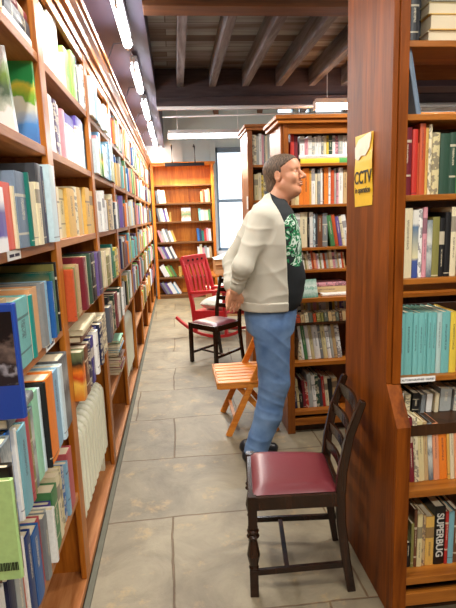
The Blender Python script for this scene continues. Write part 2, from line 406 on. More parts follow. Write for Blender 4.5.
# conduits
tag(MB().tube([(-.12, 5.36, 2.585), (4.0, 5.36, 2.585)], .018).build('ceiling_conduit', M['white_plastic'], smooth=True), 'long white conduit running along the dark far beam', 'pipe')
tag(MB().tube([(-.1, 6.95, 2.80), (1.5, 6.95, 2.82), (4.0, 6.95, 2.82)], .012).build('ceiling_conduit', M['white_plastic'], smooth=True), 'thin white pipe above the hanging cross lamp', 'pipe')

# ------------------------------------------------------------------ lights (fitting + tube + its light; some unseen fill lamps added)
def area(name, loc, sx, sy, power, col, rot=(0,0,0), spread=PI):
    l = bpy.data.lights.new(name, 'AREA'); l.shape = 'RECTANGLE'; l.size = sx; l.size_y = sy; l.energy = power; l.color = col; l.spread = spread
    o = bpy.data.objects.new(name, l); C.objects.link(o); o.location = loc; o.rotation_euler = rot; return o
def strip_lamp(a, b, label, power, group, tube='tube', hang=2.80, up=.07, col=(1, .96, .90), down=True):
    a = Vector(a); b = Vector(b); mid = (a+b)/2; d = (b-a).normalized()
    t_ = thing('strip_lamp', label, 'lamp', (mid.x, mid.y, mid.z-.03), group)
    hs = MB().bar(a+Vector((0,0,up)), b+Vector((0,0,up)), .055, .05).build('housing', M['white_plastic'], t_, bevel=.005)
    MB().tube([a, b], .03, 12).build('tube', M[tube], t_, smooth=True)
    for p, s in ((a, 1), (b, -1)):
        MB().bar(p+Vector((0,0,-.032))-d*s*.008, p+Vector((0,0,up))-d*s*.008, .016, .06).build('end_cap', M['white_plastic'], hs)
        q = p+d*s*.12; MB().tube([q+Vector((0,0,up)), (q.x, q.y, hang)], .005, 6).build('hanger', M['white_plastic'], hs)
    L = (b-a).length
    if abs(d.y) > .5: area('tube_light', (mid.x, mid.y, mid.z-.045), .06, L, power, col)
    else: area('tube_light', (mid.x, mid.y, mid.z-.045), L, .06, power, col)
    return t_
LX, LZ = -.262, 2.68
for i in range(-2, 6):
    y0 = 3.04 + 1.27*i; 
    nmz = {0: 'nearest bright strip lamp above the left bookcase', 1: 'second bright strip lamp above the left bookcase', 2: 'third strip lamp above the left bookcase', 3: 'fourth strip lamp above the left bookcase', 4: 'fifth strip lamp above the left bookcase', 5: 'farthest strip lamp above the left bookcase'}
    strip_lamp((LX, y0, LZ), (LX, y0+.70+.03*max(i, 0), LZ), nmz.get(i, 'strip lamp above the left bookcase, %s behind the viewpoint' % ('just' if i == -1 else 'farther')), 15.5, 'strip lamps above the left bookcase')
strip_lamp((-.03, 6.8, 2.53), (1.0, 6.8, 2.53), 'wide strip lamp hanging crosswise before the far window', 60, 'cross strip lamps', 'tube_far', 3.5, .05, (.9, .96, 1))
strip_lamp((1.44, 5.1, 2.53), (2.45, 5.1, 2.53), 'strip lamp over the middle bookcase beneath the dark beam', 30, 'cross strip lamps', 'tube_far', 2.98, .05, (.9, .96, 1))
strip_lamp((.2, .55, 2.66), (1.4, .55, 2.66), 'unseen fill lamp added across the aisle above the viewpoint', 19, 'cross strip lamps', 'tube_far', 2.98, .05, (1, .95, .86))  # unseen, added to brighten the near shelves and chair
strip_lamp((.2, -.9, 2.66), (1.4, -.9, 2.66), 'unseen fill lamp added across the aisle behind the viewpoint', 46, 'cross strip lamps', 'tube_far', 2.98, .05, (1, .95, .86))  # unseen, added for frontal light into the near right shelves
strip_lamp((1.1, 2.6, 2.66), (2.3, 2.6, 2.66), 'strip lamp between the near and middle bookcases', 34, 'cross strip lamps', 'tube_far', 2.98, .05, (1, .95, .86))
strip_lamp((2.6, 7.3, 2.9), (3.6, 7.3, 2.9), 'strip lamp in the far right of the room', 70, 'cross strip lamps', 'tube_far', 3.5, .05, (.9, .96, 1))
# cables arching from the lamps
for i in range(5):
    y = 2.75 + i*1.265
    tag(MB().tube([(-.26, y+.2, 2.74), (-.30, y+.05, 2.79), (-.38, y-.02, 2.76), (-.44, y-.03, 2.62), (-.46, y-.03, 2.52)], .006, 6).build('lamp_cable', M['cable'], smooth=True),
        'thin grey cable drooping from the ' + ('nearest', 'second', 'third', 'fourth', 'fifth')[i] + ' strip lamp to the cornice', 'cable', 'lamp cables')

wd = bpy.data.worlds.new('World'); sc.world = wd; wd.use_nodes = True
bg = wd.node_tree.nodes['Background']; bg.inputs[0].default_value = (.86, .94, 1, 1); bg.inputs[1].default_value = 3.0

# ------------------------------------------------------------------ books
def book_meshes():
    c = MB()
    # boards
    c.box(-1, -.012, 0, .07, 0, 1).box(-1, -.012, .93, 1, 0, 1)
    # rounded spine
    prof = [(-.02, 0), (-.006, .12), (0, .35), (0, .65), (-.006, .88), (-.02, 1)]
    poly = prof + [(-.03, .93), (-.03, .07)]
    c.prism(poly, 2, 0, 1)
    p = MB().box(-.975, -.028, .07, .93, .022, .978)
    def mk(mb, name, mats):
        o = mb.build(name, mats, origin=(0,0,0)); me = o.data; bpy.data.objects.remove(o); return me
    cov = mk(c, 'book_cover', [BM['plain']]); pg = mk(p, 'book_pages', [M['page']])
    s = MB().box(-1, 0, 0, .08, 0, 1).box(-1, 0, .92, 1, 0, 1).box(-.03, 0, .08, .92, 0, 1).box(-.98, -.03, .08, .92, .02, .98, 1)
    sm = mk(s, 'book_small', [BM['plain'], M['page']])
    return cov, pg, sm
COV, PG, SMALL = book_meshes()
COL = dict(white=(236,234,228), cream=(226,214,178), cream2=(214,200,150), tan=(196,166,120), brown=(112,70,46), red=(176,44,40), red2=(206,52,40), maroon=(120,30,44), orange=(232,128,40), rust=(196,84,44),
    yellow=(226,196,70), gold=(214,170,84), olive=(132,128,70), green=(74,130,80), dgreen=(44,74,58), dteal=(24,110,96), teal=(118,186,184), mint=(162,220,186), lime=(150,206,96), lblue=(136,178,204), lteal=(120,172,184),
    blue=(38,96,164), dblue=(30,56,110), navy=(30,36,72), indigo=(60,58,130), purple=(106,86,150), plum=(90,70,100), pink=(214,150,160), salmon=(224,150,110), pinkred=(180,80,84), black=(24,24,26), charcoal=(58,60,66), slate=(84,90,100),
    grey=(128,134,136), lgrey=(168,172,168), greyblue=(112,130,150), pale=(204,222,228), palet=(176,204,200), grg=(100,104,90), blueviolet=(70, 70, 140))
WORD = dict(cream2='deep cream', red2='bright red', dgreen='dark green', dteal='dark teal', lblue='light blue', lteal='light teal', dblue='dark blue', pinkred='dusty red', lgrey='light grey', greyblue='grey blue', pale='pale blue', palet='pale teal', grg='grey green', blueviolet='blue violet')
STY = ['plain', 'band', 'block', 'plain', 'bare', 'bare', 'pattern']
nbook = 0
def book(loc, T, D, H, col, label, rz=0.0, lean=0.0, tilt=0.0, style=None, small=False, group=None, mat=None, name='book', flat=False, cat='book', M4=None):
    """loc = lower front corner of the spine; local +x is out of the spine, +y is thickness, +z is height"""
    global nbook; nbook += 1
    me = SMALL if small else COV
    o = bpy.data.objects.new(name, me); C.objects.link(o)
    R = Matrix.Rotation(rz, 4, 'Z') @ Matrix.Rotation(lean, 4, 'X') @ Matrix.Rotation(tilt, 4, 'Y')
    if M4 is not None: R = M4
    o.matrix_world = Matrix.Translation(loc) @ R @ Matrix.Diagonal((D, T, H, 1))
    cc = COL[col] if isinstance(col, str) else col
    j = random.uniform(.93, 1.05)
    o.color = c4([min(1, v*j) for v in srgb(*cc)])
    m = mat or BM[style or random.choice(STY)]
    o.material_slots[0].link = 'OBJECT'; o.material_slots[0].material = m
    tag(o, label, cat, group)
    if not small:
        p = bpy.data.objects.new('pages', PG); C.objects.link(p); p.parent = o
    return o

ORD = ['first','second','third','fourth','fifth','sixth','seventh','eighth','ninth','tenth','eleventh','twelfth','thirteenth','fourteenth','fifteenth','sixteenth','seventeenth','eighteenth','nineteenth','twentieth','twenty-first','twenty-second','twenty-third','twenty-fourth','twenty-fifth','twenty-sixth','twenty-seventh','twenty-eighth']
def wname(c): return WORD.get(c, c)

# ------------------------------------------------------------------ left wall bookcase (one run; shelves between stiles)
SX, SB = -.43, -.80          # front plane, back
STILE = [(.98 + .96*k) for k in range(-2, 10)]    # far edge of each stile
ZL = {'A': 2.06, 'B': 1.755, 'C': 1.43, 'D': 1.113, 'E': .787, 'F': .45, 'G': .065}
lc = thing('wall_bookcase', 'long orange wooden bookcase filling the whole left wall', 'bookcase', (-.62, 4.5, 0))
for Y in STILE:
    m = MB().box(SB, SX-.02, Y-.03, Y-.002, .06, 2.36).box(SX-.022, SX, Y-.082, Y, .066, 2.36)
    m.build('upright', M['left_wood_v'], lc, bevel=.003)
for i in range(len(STILE)-1):
    y0, y1 = STILE[i], STILE[i+1]-.03
    bay = i - 2    # bay 0 starts at Y .98
    for k, z in ZL.items():
        if k == 'G' : continue
        if k == 'F' and bay in (1, 3): continue
        if bay in (4, 6, 8) and k == 'F': pass
        MB().box(SB+.01, SX-.004, y0+.001, y1-.001, z-.03, z).build('shelf', M['left_shelf'], lc, bevel=.002)
MB().box(SB, SX-.001, STILE[0], 9.6, .035, .065).build('base_board', M['left_shelf'], lc, bevel=.002)
MB().box(SB, SX-.006, STILE[0], 9.6, 0, .034).build('plinth', M['right_dark'], lc)
struct(MB().box(SX-.004, SX+.02, STILE[0], 9.6, 0, .012).build('trim_4', plain('grey_kerb_stone', srgb(96, 94, 80), .9, noise=.2, nscale=20)))
MB().box(SB-.01, SB, STILE[0], 9.6, .0, 2.42).build('back_panel', M['left_back'], lc)
cor = [(-.80, 2.36), (-.428, 2.36), (-.428, 2.352), (-.424, 2.352), (-.424, 2.40), (-.410, 2.405), (-.404, 2.43), (-.388, 2.455), (-.386, 2.475), (-.374, 2.48), (-.372, 2.50), (-.80, 2.50)]
m = MB(); m.prism(cor, 1, STILE[0], 9.6); m.build('cornice', M['left_wood_y'], lc)
MB().box(-.452, -.432, STILE[0], 9.6, 2.30, 2.365).build('top_rail', M['left_wood_y'], lc, bevel=.002)

SHN = {'A': 'top shelf', 'B': 'second shelf', 'C': 'third shelf', 'D': 'fourth shelf', 'E': 'fifth shelf', 'F': 'lowest shelf'}
BAYN = ['nearest bay', 'second bay', 'third bay', 'fourth bay']
def left_row(bay, k, items, start, end, xs=-.445, depth=(.14, .2), small=False, labels=None):
    """items (yend, height, colour); spine faces the aisle"""
    z = ZL[k]; y = start; n = 0
    # squeeze so the row fits before the next upright
    span = items[-1][0]; f = min(1, (end-start)/(span-start))
    for (ye, h, c) in items:
        ye = start + (ye-start)*f
        T = ye-y-.0012
        d = random.uniform(*depth); x = xs + random.uniform(-.012, .012)
        sz = 'thick' if T > .045 else 'slim' if T < .025 else ''
        lab = ' '.join(('%s %s book, %s on the %s of the left bookcase, %s' % (sz, wname(c) if isinstance(c, str) else 'patterned', ORD[min(n, 27)] , SHN[k], BAYN[bay])).split())
        kw = {}
        if labels and n in labels: kw = dict(labels[n]); lab = kw.pop('label', lab)
        if 'T' in kw: kw.pop('T')
        book((x, y, z+.0005), T, kw.pop('D', d), h, c, lab, small=small, group='books on the left bookcase', **kw)
        y = ye; n += 1
    return y
pm = picture_mat
MAPM = pm('map_book_cover', [(0, (70,120,190)), (.25, (90,150,215)), (.42, (220,220,205)), (.50, (228,226,200)), (.52, (120,180,60)), (.66, (226,208,70)), (.72, (50,170,90)), (.9, (60,180,100)), (1, (150,200,70))], scale=3, soft=True, seed=3)
BLUEM = pm('astronomy_book_cover', [(0, (10,10,14)), (.35, (34,34,42)), (.45, (150,150,160)), (.5, (40,36,40)), (.62, (110,96,90)), (.7, (20,20,24)), (1, (18,16,20))], border=(34,70,160), scale=9, spine=(36,74,164), seed=5)
GREYPIC = pm('grey_picture_cover', [(0, (60,64,70)), (.3, (120,124,126)), (.5, (60,62,66)), (.7, (150,154,152)), (1, (84,90,94))], scale=8, seed=8)
PATT = pm('speckled_cover', [(0, (90,104,116)), (.4, (200,204,196)), (.5, (110,120,126)), (.62, (220,220,210)), (1, (120,134,140))], scale=14, seed=2)
ORPIC = pm('orange_picture_cover', [(0, (210,120,40)), (.3, (240,190,80)), (.45, (200,70,30)), (.6, (236,130,40)), (.8, (40,40,30)), (1, (120,130,90))], scale=3, seed=12)
REDM = pm('red_framed_cover', [(0, (224,214,196)), (.3, (232,224,206)), (.72, (214,206,190)), (.8, (216,70,44)), (1, (216,64,40))], scale=2, spine=(216,70,44), soft=False)
PURP = pm('purple_white_cover', [(0, (240,240,240)), (.2, (236,236,240)), (.25, (96,80,160)), (.6, (84,74,150)), (.8, (238,238,240)), (1, (236,236,240))], scale=3, soft=False, seed=4)
TEALM = pm('teal_spine_beige_cover', [(0, (196,182,160)), (.5, (204,188,166)), (1, (186,170,148))], scale=4, spine=(26,142,132))
TANM = pm('tan_cover', [(0, (222,168,118)), (.5, (228,176,128)), (1, (214,158,108))], scale=4, spine=(224,170,120))
DTEAL = pm('dark_teal_cover', [(0, (24,104,92)), (.5, (28,116,102)), (.8, (150,140,90)), (1, (20,96,86))], scale=3, spine=(22,100,80))
PURW = pm('purple_headed_cover', [(0, (242,240,232)), (.3, (240,238,228)), (.72, (236,230,210)), (.74, (226,140,110)), (.78, (240,236,226)), (.8, (104,86,170)), (1, (100,84,168))], scale=2, soft=False)
PHOTO = pm('photo_cover', [(0, (250,250,246)), (.3, (246,246,244)), (.36, (196,206,190)), (.5, (90,110,90)), (.66, (130,160,80)), (.8, (180,200,160)), (.86, (246,246,246)), (1, (250,250,250))], scale=5, seed=9)
FLOW = pm('flower_cover', [(0, (70,120,80)), (.3, (140,180,70)), (.45, (230,210,80)), (.55, (200,120,90)), (.65, (90,150,80)), (.8, (120,180,220)), (1, (110,170,220))], scale=8, seed=6)

# --- nearest bay
left_row(0, 'A', [(1.38,.03,'white'),(1.55,.2,'cream')], 1.30, 1.5)
book((-.44, 1.60, 2.061), .03, .2, .27, 'white', 'white paper-covered book lying flat on the top shelf, nearest bay', M4=Matrix.Rotation(RX(-90), 4, 'X') @ Matrix.Rotation(0, 4, 'Z'), group='books lying on the left bookcase').location = (-.44, 1.56, 2.091)
bx = book((-.445, 1.60, 2.0925), .05, .2, .26, 'charcoal', 'dark book lying on the white one on the top shelf', M4=Matrix.Rotation(RX(-90), 4, 'X'), group='books lying on the left bookcase'); bx.location = (-.445, 1.58, 2.142)
bx = book((-.45, 1.60, 2.15), .03, .2, .27, 'maroon', 'dark red book topmost of the flat pile on the top shelf', M4=Matrix.Rotation(RX(-90), 4, 'X'), group='books lying on the left bookcase'); bx.location = (-.45, 1.57, 2.173)
book((-.452, 1.60, 1.757), .028, .19, .235, 'white', 'white leaning book with green photo cover on the second shelf', lean=RX(13), mat=PHOTO, group='books on the left bookcase')
book((-.448, 1.842, 1.7555), .018, .29, .285, 'lime', 'tall map-covered book, green and blue, against the upright', mat=MAPM, group='books on the left bookcase')
left_row(0, 'C', [(1.21,.15,'white'),(1.298,.155,'purple'),(1.40,.172,'red'),(1.424,.165,'cream'),(1.513,.207,'greyblue'),(1.534,.209,'dteal'),(1.578,.184,'cream'),(1.625,.187,'cream'),(1.688,.247,'charcoal'),(1.728,.244,'navy'),(1.756,.247,'teal'),(1.83,.255,'pale'),(1.861,.25,'white')], 1.15, 1.87,
    depth=(.17, .2), xs=-.415, labels={1: dict(mat=PURP, label='white book with purple panel, nearest visible on the third shelf'), 2: dict(mat=REDM, label='red-framed book with cream cover on the third shelf', D=.19)})
left_row(0, 'D', [(1.15,.18,'black'),(1.22,.16,'tan'),(1.311,.20,'tan'),(1.44,.186,'teal'),(1.476,.182,'teal'),(1.556,.195,'tan'),(1.606,.201,'grey'),(1.632,.201,'lblue'),(1.659,.197,'lblue'),(1.69,.19,'navy'),(1.716,.190,'blue'),(1.776,.217,'dteal'),(1.79,.24,'olive'),(1.808,.246,'black')], 1.08, 1.86,
    depth=(.17, .22), xs=-.425, labels={4: dict(mat=TEALM, label='book with bright teal spine and beige cover, nearest bay'), 5: dict(mat=TANM, label='tan orange book beside the teal-spined one, nearest bay'), 11: dict(mat=DTEAL, D=.24)})
book((-.318, .985, 1.1135), .022, .25, .232, 'dblue', 'large dark blue astronomy book sticking out from the fourth shelf', mat=BLUEM, group='books jutting out of the left bookcase')
book((-.345, 1.005, .86), .023, .22, .235, 'black', 'black book with yellow speckles at the left edge', mat=pm('black_yellow_cover', [(0,(16,16,14)),(.45,(20,20,16)),(.5,(190,180,60)),(.56,(24,24,20)),(1,(14,14,14))], scale=22, seed=1), group='books jutting out of the left bookcase').location = (-.352, .9605, .788)
left_row(0, 'E', [(1.003,.26,'green'),(1.022,.25,'brown'),(1.110,.24,'lgrey'),(1.150,.24,'blue'),(1.167,.235,'white'),(1.230,.222,'lteal'),(1.259,.232,'pinkred'),(1.290,.224,'olive'),(1.332,.224,'lgrey'),(1.390,.255,'mint'),(1.41,.25,'pale'),(1.426,.26,'black'),(1.52,.262,'orange'),(1.60,.25,'lblue'),(1.641,.25,'pale'),(1.772,.257,'grey')], .986, 1.79,
    depth=(.18, .22), xs=-.398, labels={2: dict(mat=PATT), 8: dict(mat=PATT), 15: dict(mat=GREYPIC, label='grey picture-covered book at the far end of the fifth shelf'), 12: dict(style='bare')})
bk = book((0, 0, 0), .024, .17, .2, 'white', 'cream-edged book with dark picture cover lying flat on the row', mat=GREYPIC, group='books lying on the left bookcase', M4=Matrix.Rotation(RX(-90), 4, 'X')); bk.location = (-.40, 1.12, 1.060)
gb = book((-.345, .945, .7875), .014, .21, .215, (178,214,140), 'pale green book with a barcode jutting from the fifth shelf', style='plain', group='books jutting out of the left bookcase')
# bar code on the pale green book's back cover
m = MB(); rr = random.Random(3); x = -.39
while x < -.352:
    wv = rr.uniform(.0008, .002); m.box(x, x+wv, .9436, .9446, .808, .826); x += wv + rr.uniform(.0008, .0018)
bc = m.build('barcode', M['black_metal']); 
bc.parent = gb; bc.matrix_parent_inverse = gb.matrix_world.inverted()
left_row(0, 'F', [(.990,.26,'navy'),(1.032,.265,'white'),(1.078,.262,'brown'),(1.12,.23,'navy'),(1.17,.23,'lgrey'),(1.209,.238,'rust'),(1.223,.251,'white'),(1.269,.240,'dblue'),(1.336,.214,'blue'),(1.371,.213,'pinkred'),(1.409,.199,'grey'),(1.448,.188,'lgrey'),(1.472,.18,'white'),(1.496,.185,'indigo'),(1.563,.209,'green'),(1.610,.226,'cream'),(1.660,.218,'cream2'),(1.70,.200,'blue'),(1.732,.20,'lblue'),(1.809,.221,'pinkred')], .95, 1.83,
    depth=(.15, .19), xs=-.428, labels={5: dict(style='bare', label='bright orange red book on the lowest shelf, nearest bay')})
# --- second bay
left_row(1, 'A', [(2.03,.2,'white'),(2.104,.195,'white'),(2.204,.224,'white'),(2.28,.247,'white'),(2.333,.23,'pale'),(2.374,.145,'cream'),(2.503,.184,'lime'),(2.599,.205,'lime'),(2.65,.212,'white'),(2.702,.225,'slate'),(2.78,.2,'white'),(2.85,.22,'white')], 1.95, 2.86, labels={6: dict(style='plain'), 7: dict(style='plain')})
left_row(1, 'B', [(2.03,.2,'white'),(2.097,.19,'white'),(2.15,.21,'plum'),(2.2,.205,'white'),(2.254,.195,'pink'),(2.305,.195,'white'),(2.5,.2,'white'),(2.67,.225,'purple'),(2.83,.24,'lblue')], 1.95, 2.86, depth=(.17,.22),
    labels={7: dict(mat=PURW, label='white book with purple heading on the second shelf, second bay'), 6: dict(mat=PURW, label='white book half behind the purple-headed one, second bay')})
left_row(1, 'C', [(2.08,.2,'cream'),(2.185,.196,'cream2'),(2.339,.204,'gold'),(2.42,.22,'cream'),(2.516,.222,'gold'),(2.601,.217,'cream'),(2.724,.23,'gold'),(2.84,.22,'gold')], 1.95, 2.86, depth=(.15,.2))
left_row(1, 'D', [(1.99,.2,'rust'),(2.030,.206,'olive'),(2.065,.20,'grg'),(2.096,.212,'tan'),(2.166,.205,'tan'),(2.2,.2,'brown'),(2.267,.227,'maroon'),(2.349,.225,'cream'),(2.40,.232,'dgreen'),(2.437,.226,'lgrey'),(2.532,.228,'black'),(2.60,.211,'cream'),(2.65,.22,'purple'),(2.73,.222,'plum'),(2.80,.216,'green')], 1.955, 2.82, xs=-.412)
left_row(1, 'E', [(2.02,.20,'orange'),(2.098,.20,'brown'),(2.17,.20,'navy'),(2.235,.205,'indigo'),(2.30,.20,'white'),(2.357,.205,'white'),(2.45,.2,'indigo'),(2.53,.205,'navy'),(2.65,.209,'cream'),(2.771,.209,'cream')], 1.955, 2.81, xs=-.402, labels={0: dict(mat=ORPIC)})
for i, (z, c, w_) in enumerate(((.982, 'brown', .24), (1.012, 'cream', .26))):
    o = book((0,0,0), .026, .17, .34 if i else .26, c, 'broad cream book lying across the fifth-shelf row, second bay' if i else 'brown book lying under the cream one, second bay', style='plain', group='books lying on the left bookcase', M4=Matrix.Rotation(RX(-89), 4, 'X'))
    o.location = (-.41+.01*i, 2.06, z+.045)
# --- third and fourth bays
PALS = {'A': ['white','white','cream','pale','white','lblue','white'], 'B': ['white','pale','pink','lblue','green','white','slate','cream'], 'C': ['black','white','cream','charcoal','slate','cream','tan','white','salmon'],
        'D': ['purple','olive','green','gold','dteal','cream','tan','yellow','grg'], 'E': ['black','maroon','dgreen','cream','greyblue','tan','slate','white'], 'F': ['mint','lblue','tan','brown','cream']}
def auto_row(bay, k, rr, y0, y1, tmin, tmax, hh=(.17, .25)):
    it = []; y = y0
    while y < y1-.03:
        y += rr.uniform(tmin, tmax); it.append((min(y, y1), rr.uniform(*hh), rr.choice(PALS[k])))
    lb = {}
    if k == 'B' and bay == 2: lb = {i: dict(mat=FLOW) for i in (2, 3)}
    left_row(bay, k, it, y0, y1, labels=lb, xs=-.42)
rr = random.Random(5)
for k in 'ABCDE': auto_row(2, k, rr, 2.91, 3.8, .06, .14, (.17, .25) if k != 'A' else (.15, .22))
# flat stack on the lowest shelf of the third bay
z = .4505
for i, c in enumerate(['tan','cream','maroon','tan','cream2','pink','brown','olive','cream','lteal','lblue','cream','palet','mint']):
    T = rr.uniform(.012, .022); L = rr.uniform(.2, .28)
    o = book((0,0,0), T, .19, L, c, '%s book lying flat, %s from the bottom of the low stack' % (wname(c), ORD[i]), group='flat stack in the left bookcase', M4=Matrix.Rotation(RX(-90), 4, 'X'))
    o.location = (-.425 + rr.uniform(-.015, .015), 3.33 + rr.uniform(0, .04), z + T); z += T + .0006
# books further along the run: too many and too small to tell apart
pal = [M_ for M_ in ('lgrey','plum','grey','purple','teal','olive','lime','red','navy','dteal','brown','white','cream','white','pale','tan','slate','gold','green','lblue','maroon','black','orange','pink','cream','blue','salmon')]
pm_ = [plain('far_book_' + c + str(i), srgb(*COL[c]), .5) for i, c in enumerate(pal)]
m = MB(); rr = random.Random(9)
for bay in range(3, 9):
    y0, y1 = STILE[bay+2] + .005, min(STILE[bay+3]-.075, 9.24)
    for k, z in ZL.items():
        if k == 'G' or (k == 'F' and bay in (3, 4)): continue
        y = y0
        while y < y1-.02:
            T = rr.uniform(.02, .07)
            if rr.random() < .92:
                x = -.435 + rr.uniform(-.015, .02); d = rr.uniform(.14, .2); h = rr.uniform(.16, .26)
                m.box(x-d, x, y, min(y+T, y1)-.001, z+.0005, z+h, rr.randrange(len(pal)))
            y += T
FARB = m

# shelf labels on the left case
def text_mesh(txt, size, name, mat, mw, parent=None, ext=.0004, align='CENTER', bold=0.0):
    cu = bpy.data.curves.new('t', 'FONT'); cu.body = txt; cu.size = size; cu.align_x = align; cu.align_y = 'CENTER'; cu.extrude = ext; cu.offset = bold
    to = bpy.data.objects.new('t', cu); C.objects.link(to)
    dg = bpy.context.evaluated_depsgraph_get(); me = bpy.data.meshes.new_from_object(to.evaluated_get(dg)); bpy.data.objects.remove(to)
    me.transform(mw)
    me.materials.clear(); me.materials.append(mat)
    ob = bpy.data.objects.new(name, me); C.objects.link(ob)
    if parent is not None:
        me.transform(Matrix.Translation(-world_of(parent))); ob.parent = parent
    return ob
INK = plain('dark_ink', srgb(40, 36, 60), .6)
for y, z, lab in ((1.39, 1.398, 'white label on the edge of the third shelf'), (1.66, 1.083, 'white label on the edge of the fourth shelf'), (1.39, .757, 'white label on the edge of the fifth shelf')):
    t_ = MB().box(SX-.003, SX-.001, y-.055, y+.055, z+.004, z+.03).build('shelf_label', M['white_paper']); tag(t_, lab + ', nearest bay', 'label')
    MB().box(SX-.001, SX-.0004, y-.042, y-.004, z+.012, z+.02).box(SX-.001, SX-.0004, y+.004, y+.042, z+.012, z+.02).build('printed_line', INK, t_)

# radiators inside the low bays
def radiator(y0, y1, z0, z1, label, n):
    r = thing('radiator', label, 'radiator', (-.52, (y0+y1)/2, 0), 'column radiators in the left bookcase')
    p = (y1-y0)/n
    for i in range(n):
        y = y0 + p*(i+.5); mm = MB()
        prof = []
        R_ = .06
        for a in range(0, 181, 20): prof.append((-.515 + R_*math.cos(RX(a)), z1-R_ + R_*math.sin(RX(a))))
        prof = [(-.455, z0)] + prof + [(-.575, z0)]
        mm.prism(prof, 1, y-p*.36, y+p*.36)
        mm.build('column', M['radiator'], r, bevel=.014, seg=3, smooth=False)
    MB().tube([(-.515, y0, z0+.04), (-.515, y1, z0+.04)], .018).tube([(-.515, y0, z1-.07), (-.515, y1, z1-.07)], .018).build('header_pipe', M['radiator'], r, smooth=True)
    MB().box(-.55, -.48, y0+.02, y0+.05, .066, z0).build('foot', M['radiator'], r); MB().box(-.55, -.48, y1-.05, y1-.02, .066, z0).build('foot', M['radiator'], r)
radiator(1.97, 2.80, .20, .60, 'cream ribbed radiator low in the second bay of the left bookcase', 12)
radiator(3.92, 4.74, .18, .66, 'cream radiator farther along, low in the fourth bay', 15)

# ------------------------------------------------------------------ aisle-end bookcases (same joinery, lower half deeper)
def end_case(name, label, cat, X0, X1, YF, YU, YB, top, wv, wx, shelves, low, counter_z=.903, ledge=(.76, .886), dark=None, thick=.02, backs=None, cornice=None, front_depth=.2):
    t_ = thing(name, label, cat, ((X0+X1)/2, (YF+YB)/2, 0))
    poly = [(YB, .0), (YF+.02, .0), (YF+.02, ledge[0]), (YU+.01, ledge[1]), (YU+.01, top), (YB, top)]
    MB().prism(poly, 0, X0, X0+.03).build('side_panel', wv, t_, bevel=.002)
    MB().prism(poly, 0, X1-.03, X1).build('side_panel', wv, t_)
    # face stiles
    MB().box(X0-.001, X0+.018, YU-.008, YU+.012, ledge[1], top).box(X0+.018, X0+.05, YU-.016, YU+.012, ledge[1], top).build('upper_stile', wv, t_, bevel=.003)
    MB().prism([(YF+.02, 0), (YF, 0), (YF, ledge[0]), (YU-.012, ledge[1]), (YU+.012, ledge[1]), (YU+.012, ledge[1]-.02), (YF+.02, ledge[0]-.02)], 0, X0-.001, X0+.05).build('lower_stile', wv, t_, bevel=.003)
    for z in shelves:
        MB().box(X0+.03, X1-.03, YU, YU+front_depth, z-thick, z).build('shelf', wx, t_, bevel=.002)
    for z in low:
        MB().box(X0+.03, X1-.03, YF+.004, YU+.25, z-.028, z).build('shelf', wx, t_, bevel=.002)
    MB().box(X0+.03, X1-.03, YF+.006, YF+.03, .055, .105).build('plinth_rail', wx, t_, bevel=.002)
    MB().box(X0+.03, X1-.03, YF+.05, YB-.02, .0, .05).build('base', M['right_dark'], t_)
    for (a, b_) in (backs or [(.1, top)]):
        MB().box(X0+.03, X1-.03, YU+front_depth+.005, YU+front_depth+.02, a, b_).build('back_panel', dark or M['right_dark'], t_)
    return t_
RC = end_case('aisle_bookcase', 'tall red-brown bookcase end filling the right edge, nearest', 'bookcase', .72, 1.95, 1.545, 1.65, 2.08, 2.74, M['right_wood_v'], M['right_wood_x'], [2.031, 1.806, 1.546, 1.26, .903], [.52, .172], backs=[(.06, 1.13), (1.262, 1.80), (2.04, 2.7)])
MB().box(.75, 1.92, 1.95, 2.075, 1.165, 1.20).build('rear_shelf', M['right_wood_x'], RC, bevel=.002)
MB().box(.92, .96, 1.95, 2.075, 1.20, 1.26).build('rear_post', M['right_wood_x'], RC)
tag(MB().box(.975, 1.2, 1.955, 2.07, 1.2005, 1.226).build('paper_stack', M['white_paper'], bevel=.002), 'white papers seen over the teal books, near right bookcase', 'papers')
# the other side of the same case, glimpsed over the books
MB().box(.75, 1.92, 1.99, 2.075, 1.995, 2.056).build('rear_shelf', M['right_wood_x'], RC, bevel=.002)
MB().box(.75, 1.92, 1.90, 2.0, 1.95, 1.972).build('rear_rail', M['soffit'], RC)
MB().box(.77, 1.92, 1.60, 1.86, .70, .74).build('tray', M['right_dark'], RC)
MB().box(.77, 1.92, 1.652, 1.668, .672, .725).build('tray_rail', M['right_wood_x'], RC)

def far_row(xs, y, z, items, lean):
    x = xs
    for xe, h, c in items:
        T = xe-x-.001; ln = lean*random.uniform(.9, 1.1)
        W_ = Matrix.Translation((x, y, z)) @ Matrix.Rotation(-PI/2, 4, 'Z') @ Matrix.Rotation(lean, 4, 'X')
        FARB.box(-.16, 0, 0, T*math.cos(lean), 0, h, pal.index(c), mat=W_); x = xe
def row(xs, y, z, items, where, rz=-PI/2, D=.15, group=None, lean=0, small=False, spec=None, cat='book'):
    """spines face the aisle crossing (-Y); items (xend, height, colour)"""
    x = xs; n = 0
    for (xe, h, c) in items:
        T = xe-x-.001
        sz = 'thick' if T > .034 else 'slim' if T < .018 else ''
        kw = dict((spec or {}).get(n, {}))
        lab = kw.pop('label', ' '.join(('%s %s %s, %s from left %s' % (sz, wname(c) if isinstance(c, str) else 'patterned', cat, ORD[min(n, 27)], where)).split()))
        ln = kw.pop('lean', lean)
        dd = kw.pop('D', D*random.uniform(.9, 1.05))
        jy = random.uniform(0, .006)
        # local y -> world +x under rz=-90
        book((x, y+jy, z+.0006), T*math.cos(ln), dd, h, c, lab, rz=PI*1.5 if rz is None else rz, lean=ln, group=group, small=small, cat=cat, **kw)
        x = xe; n += 1
    return x
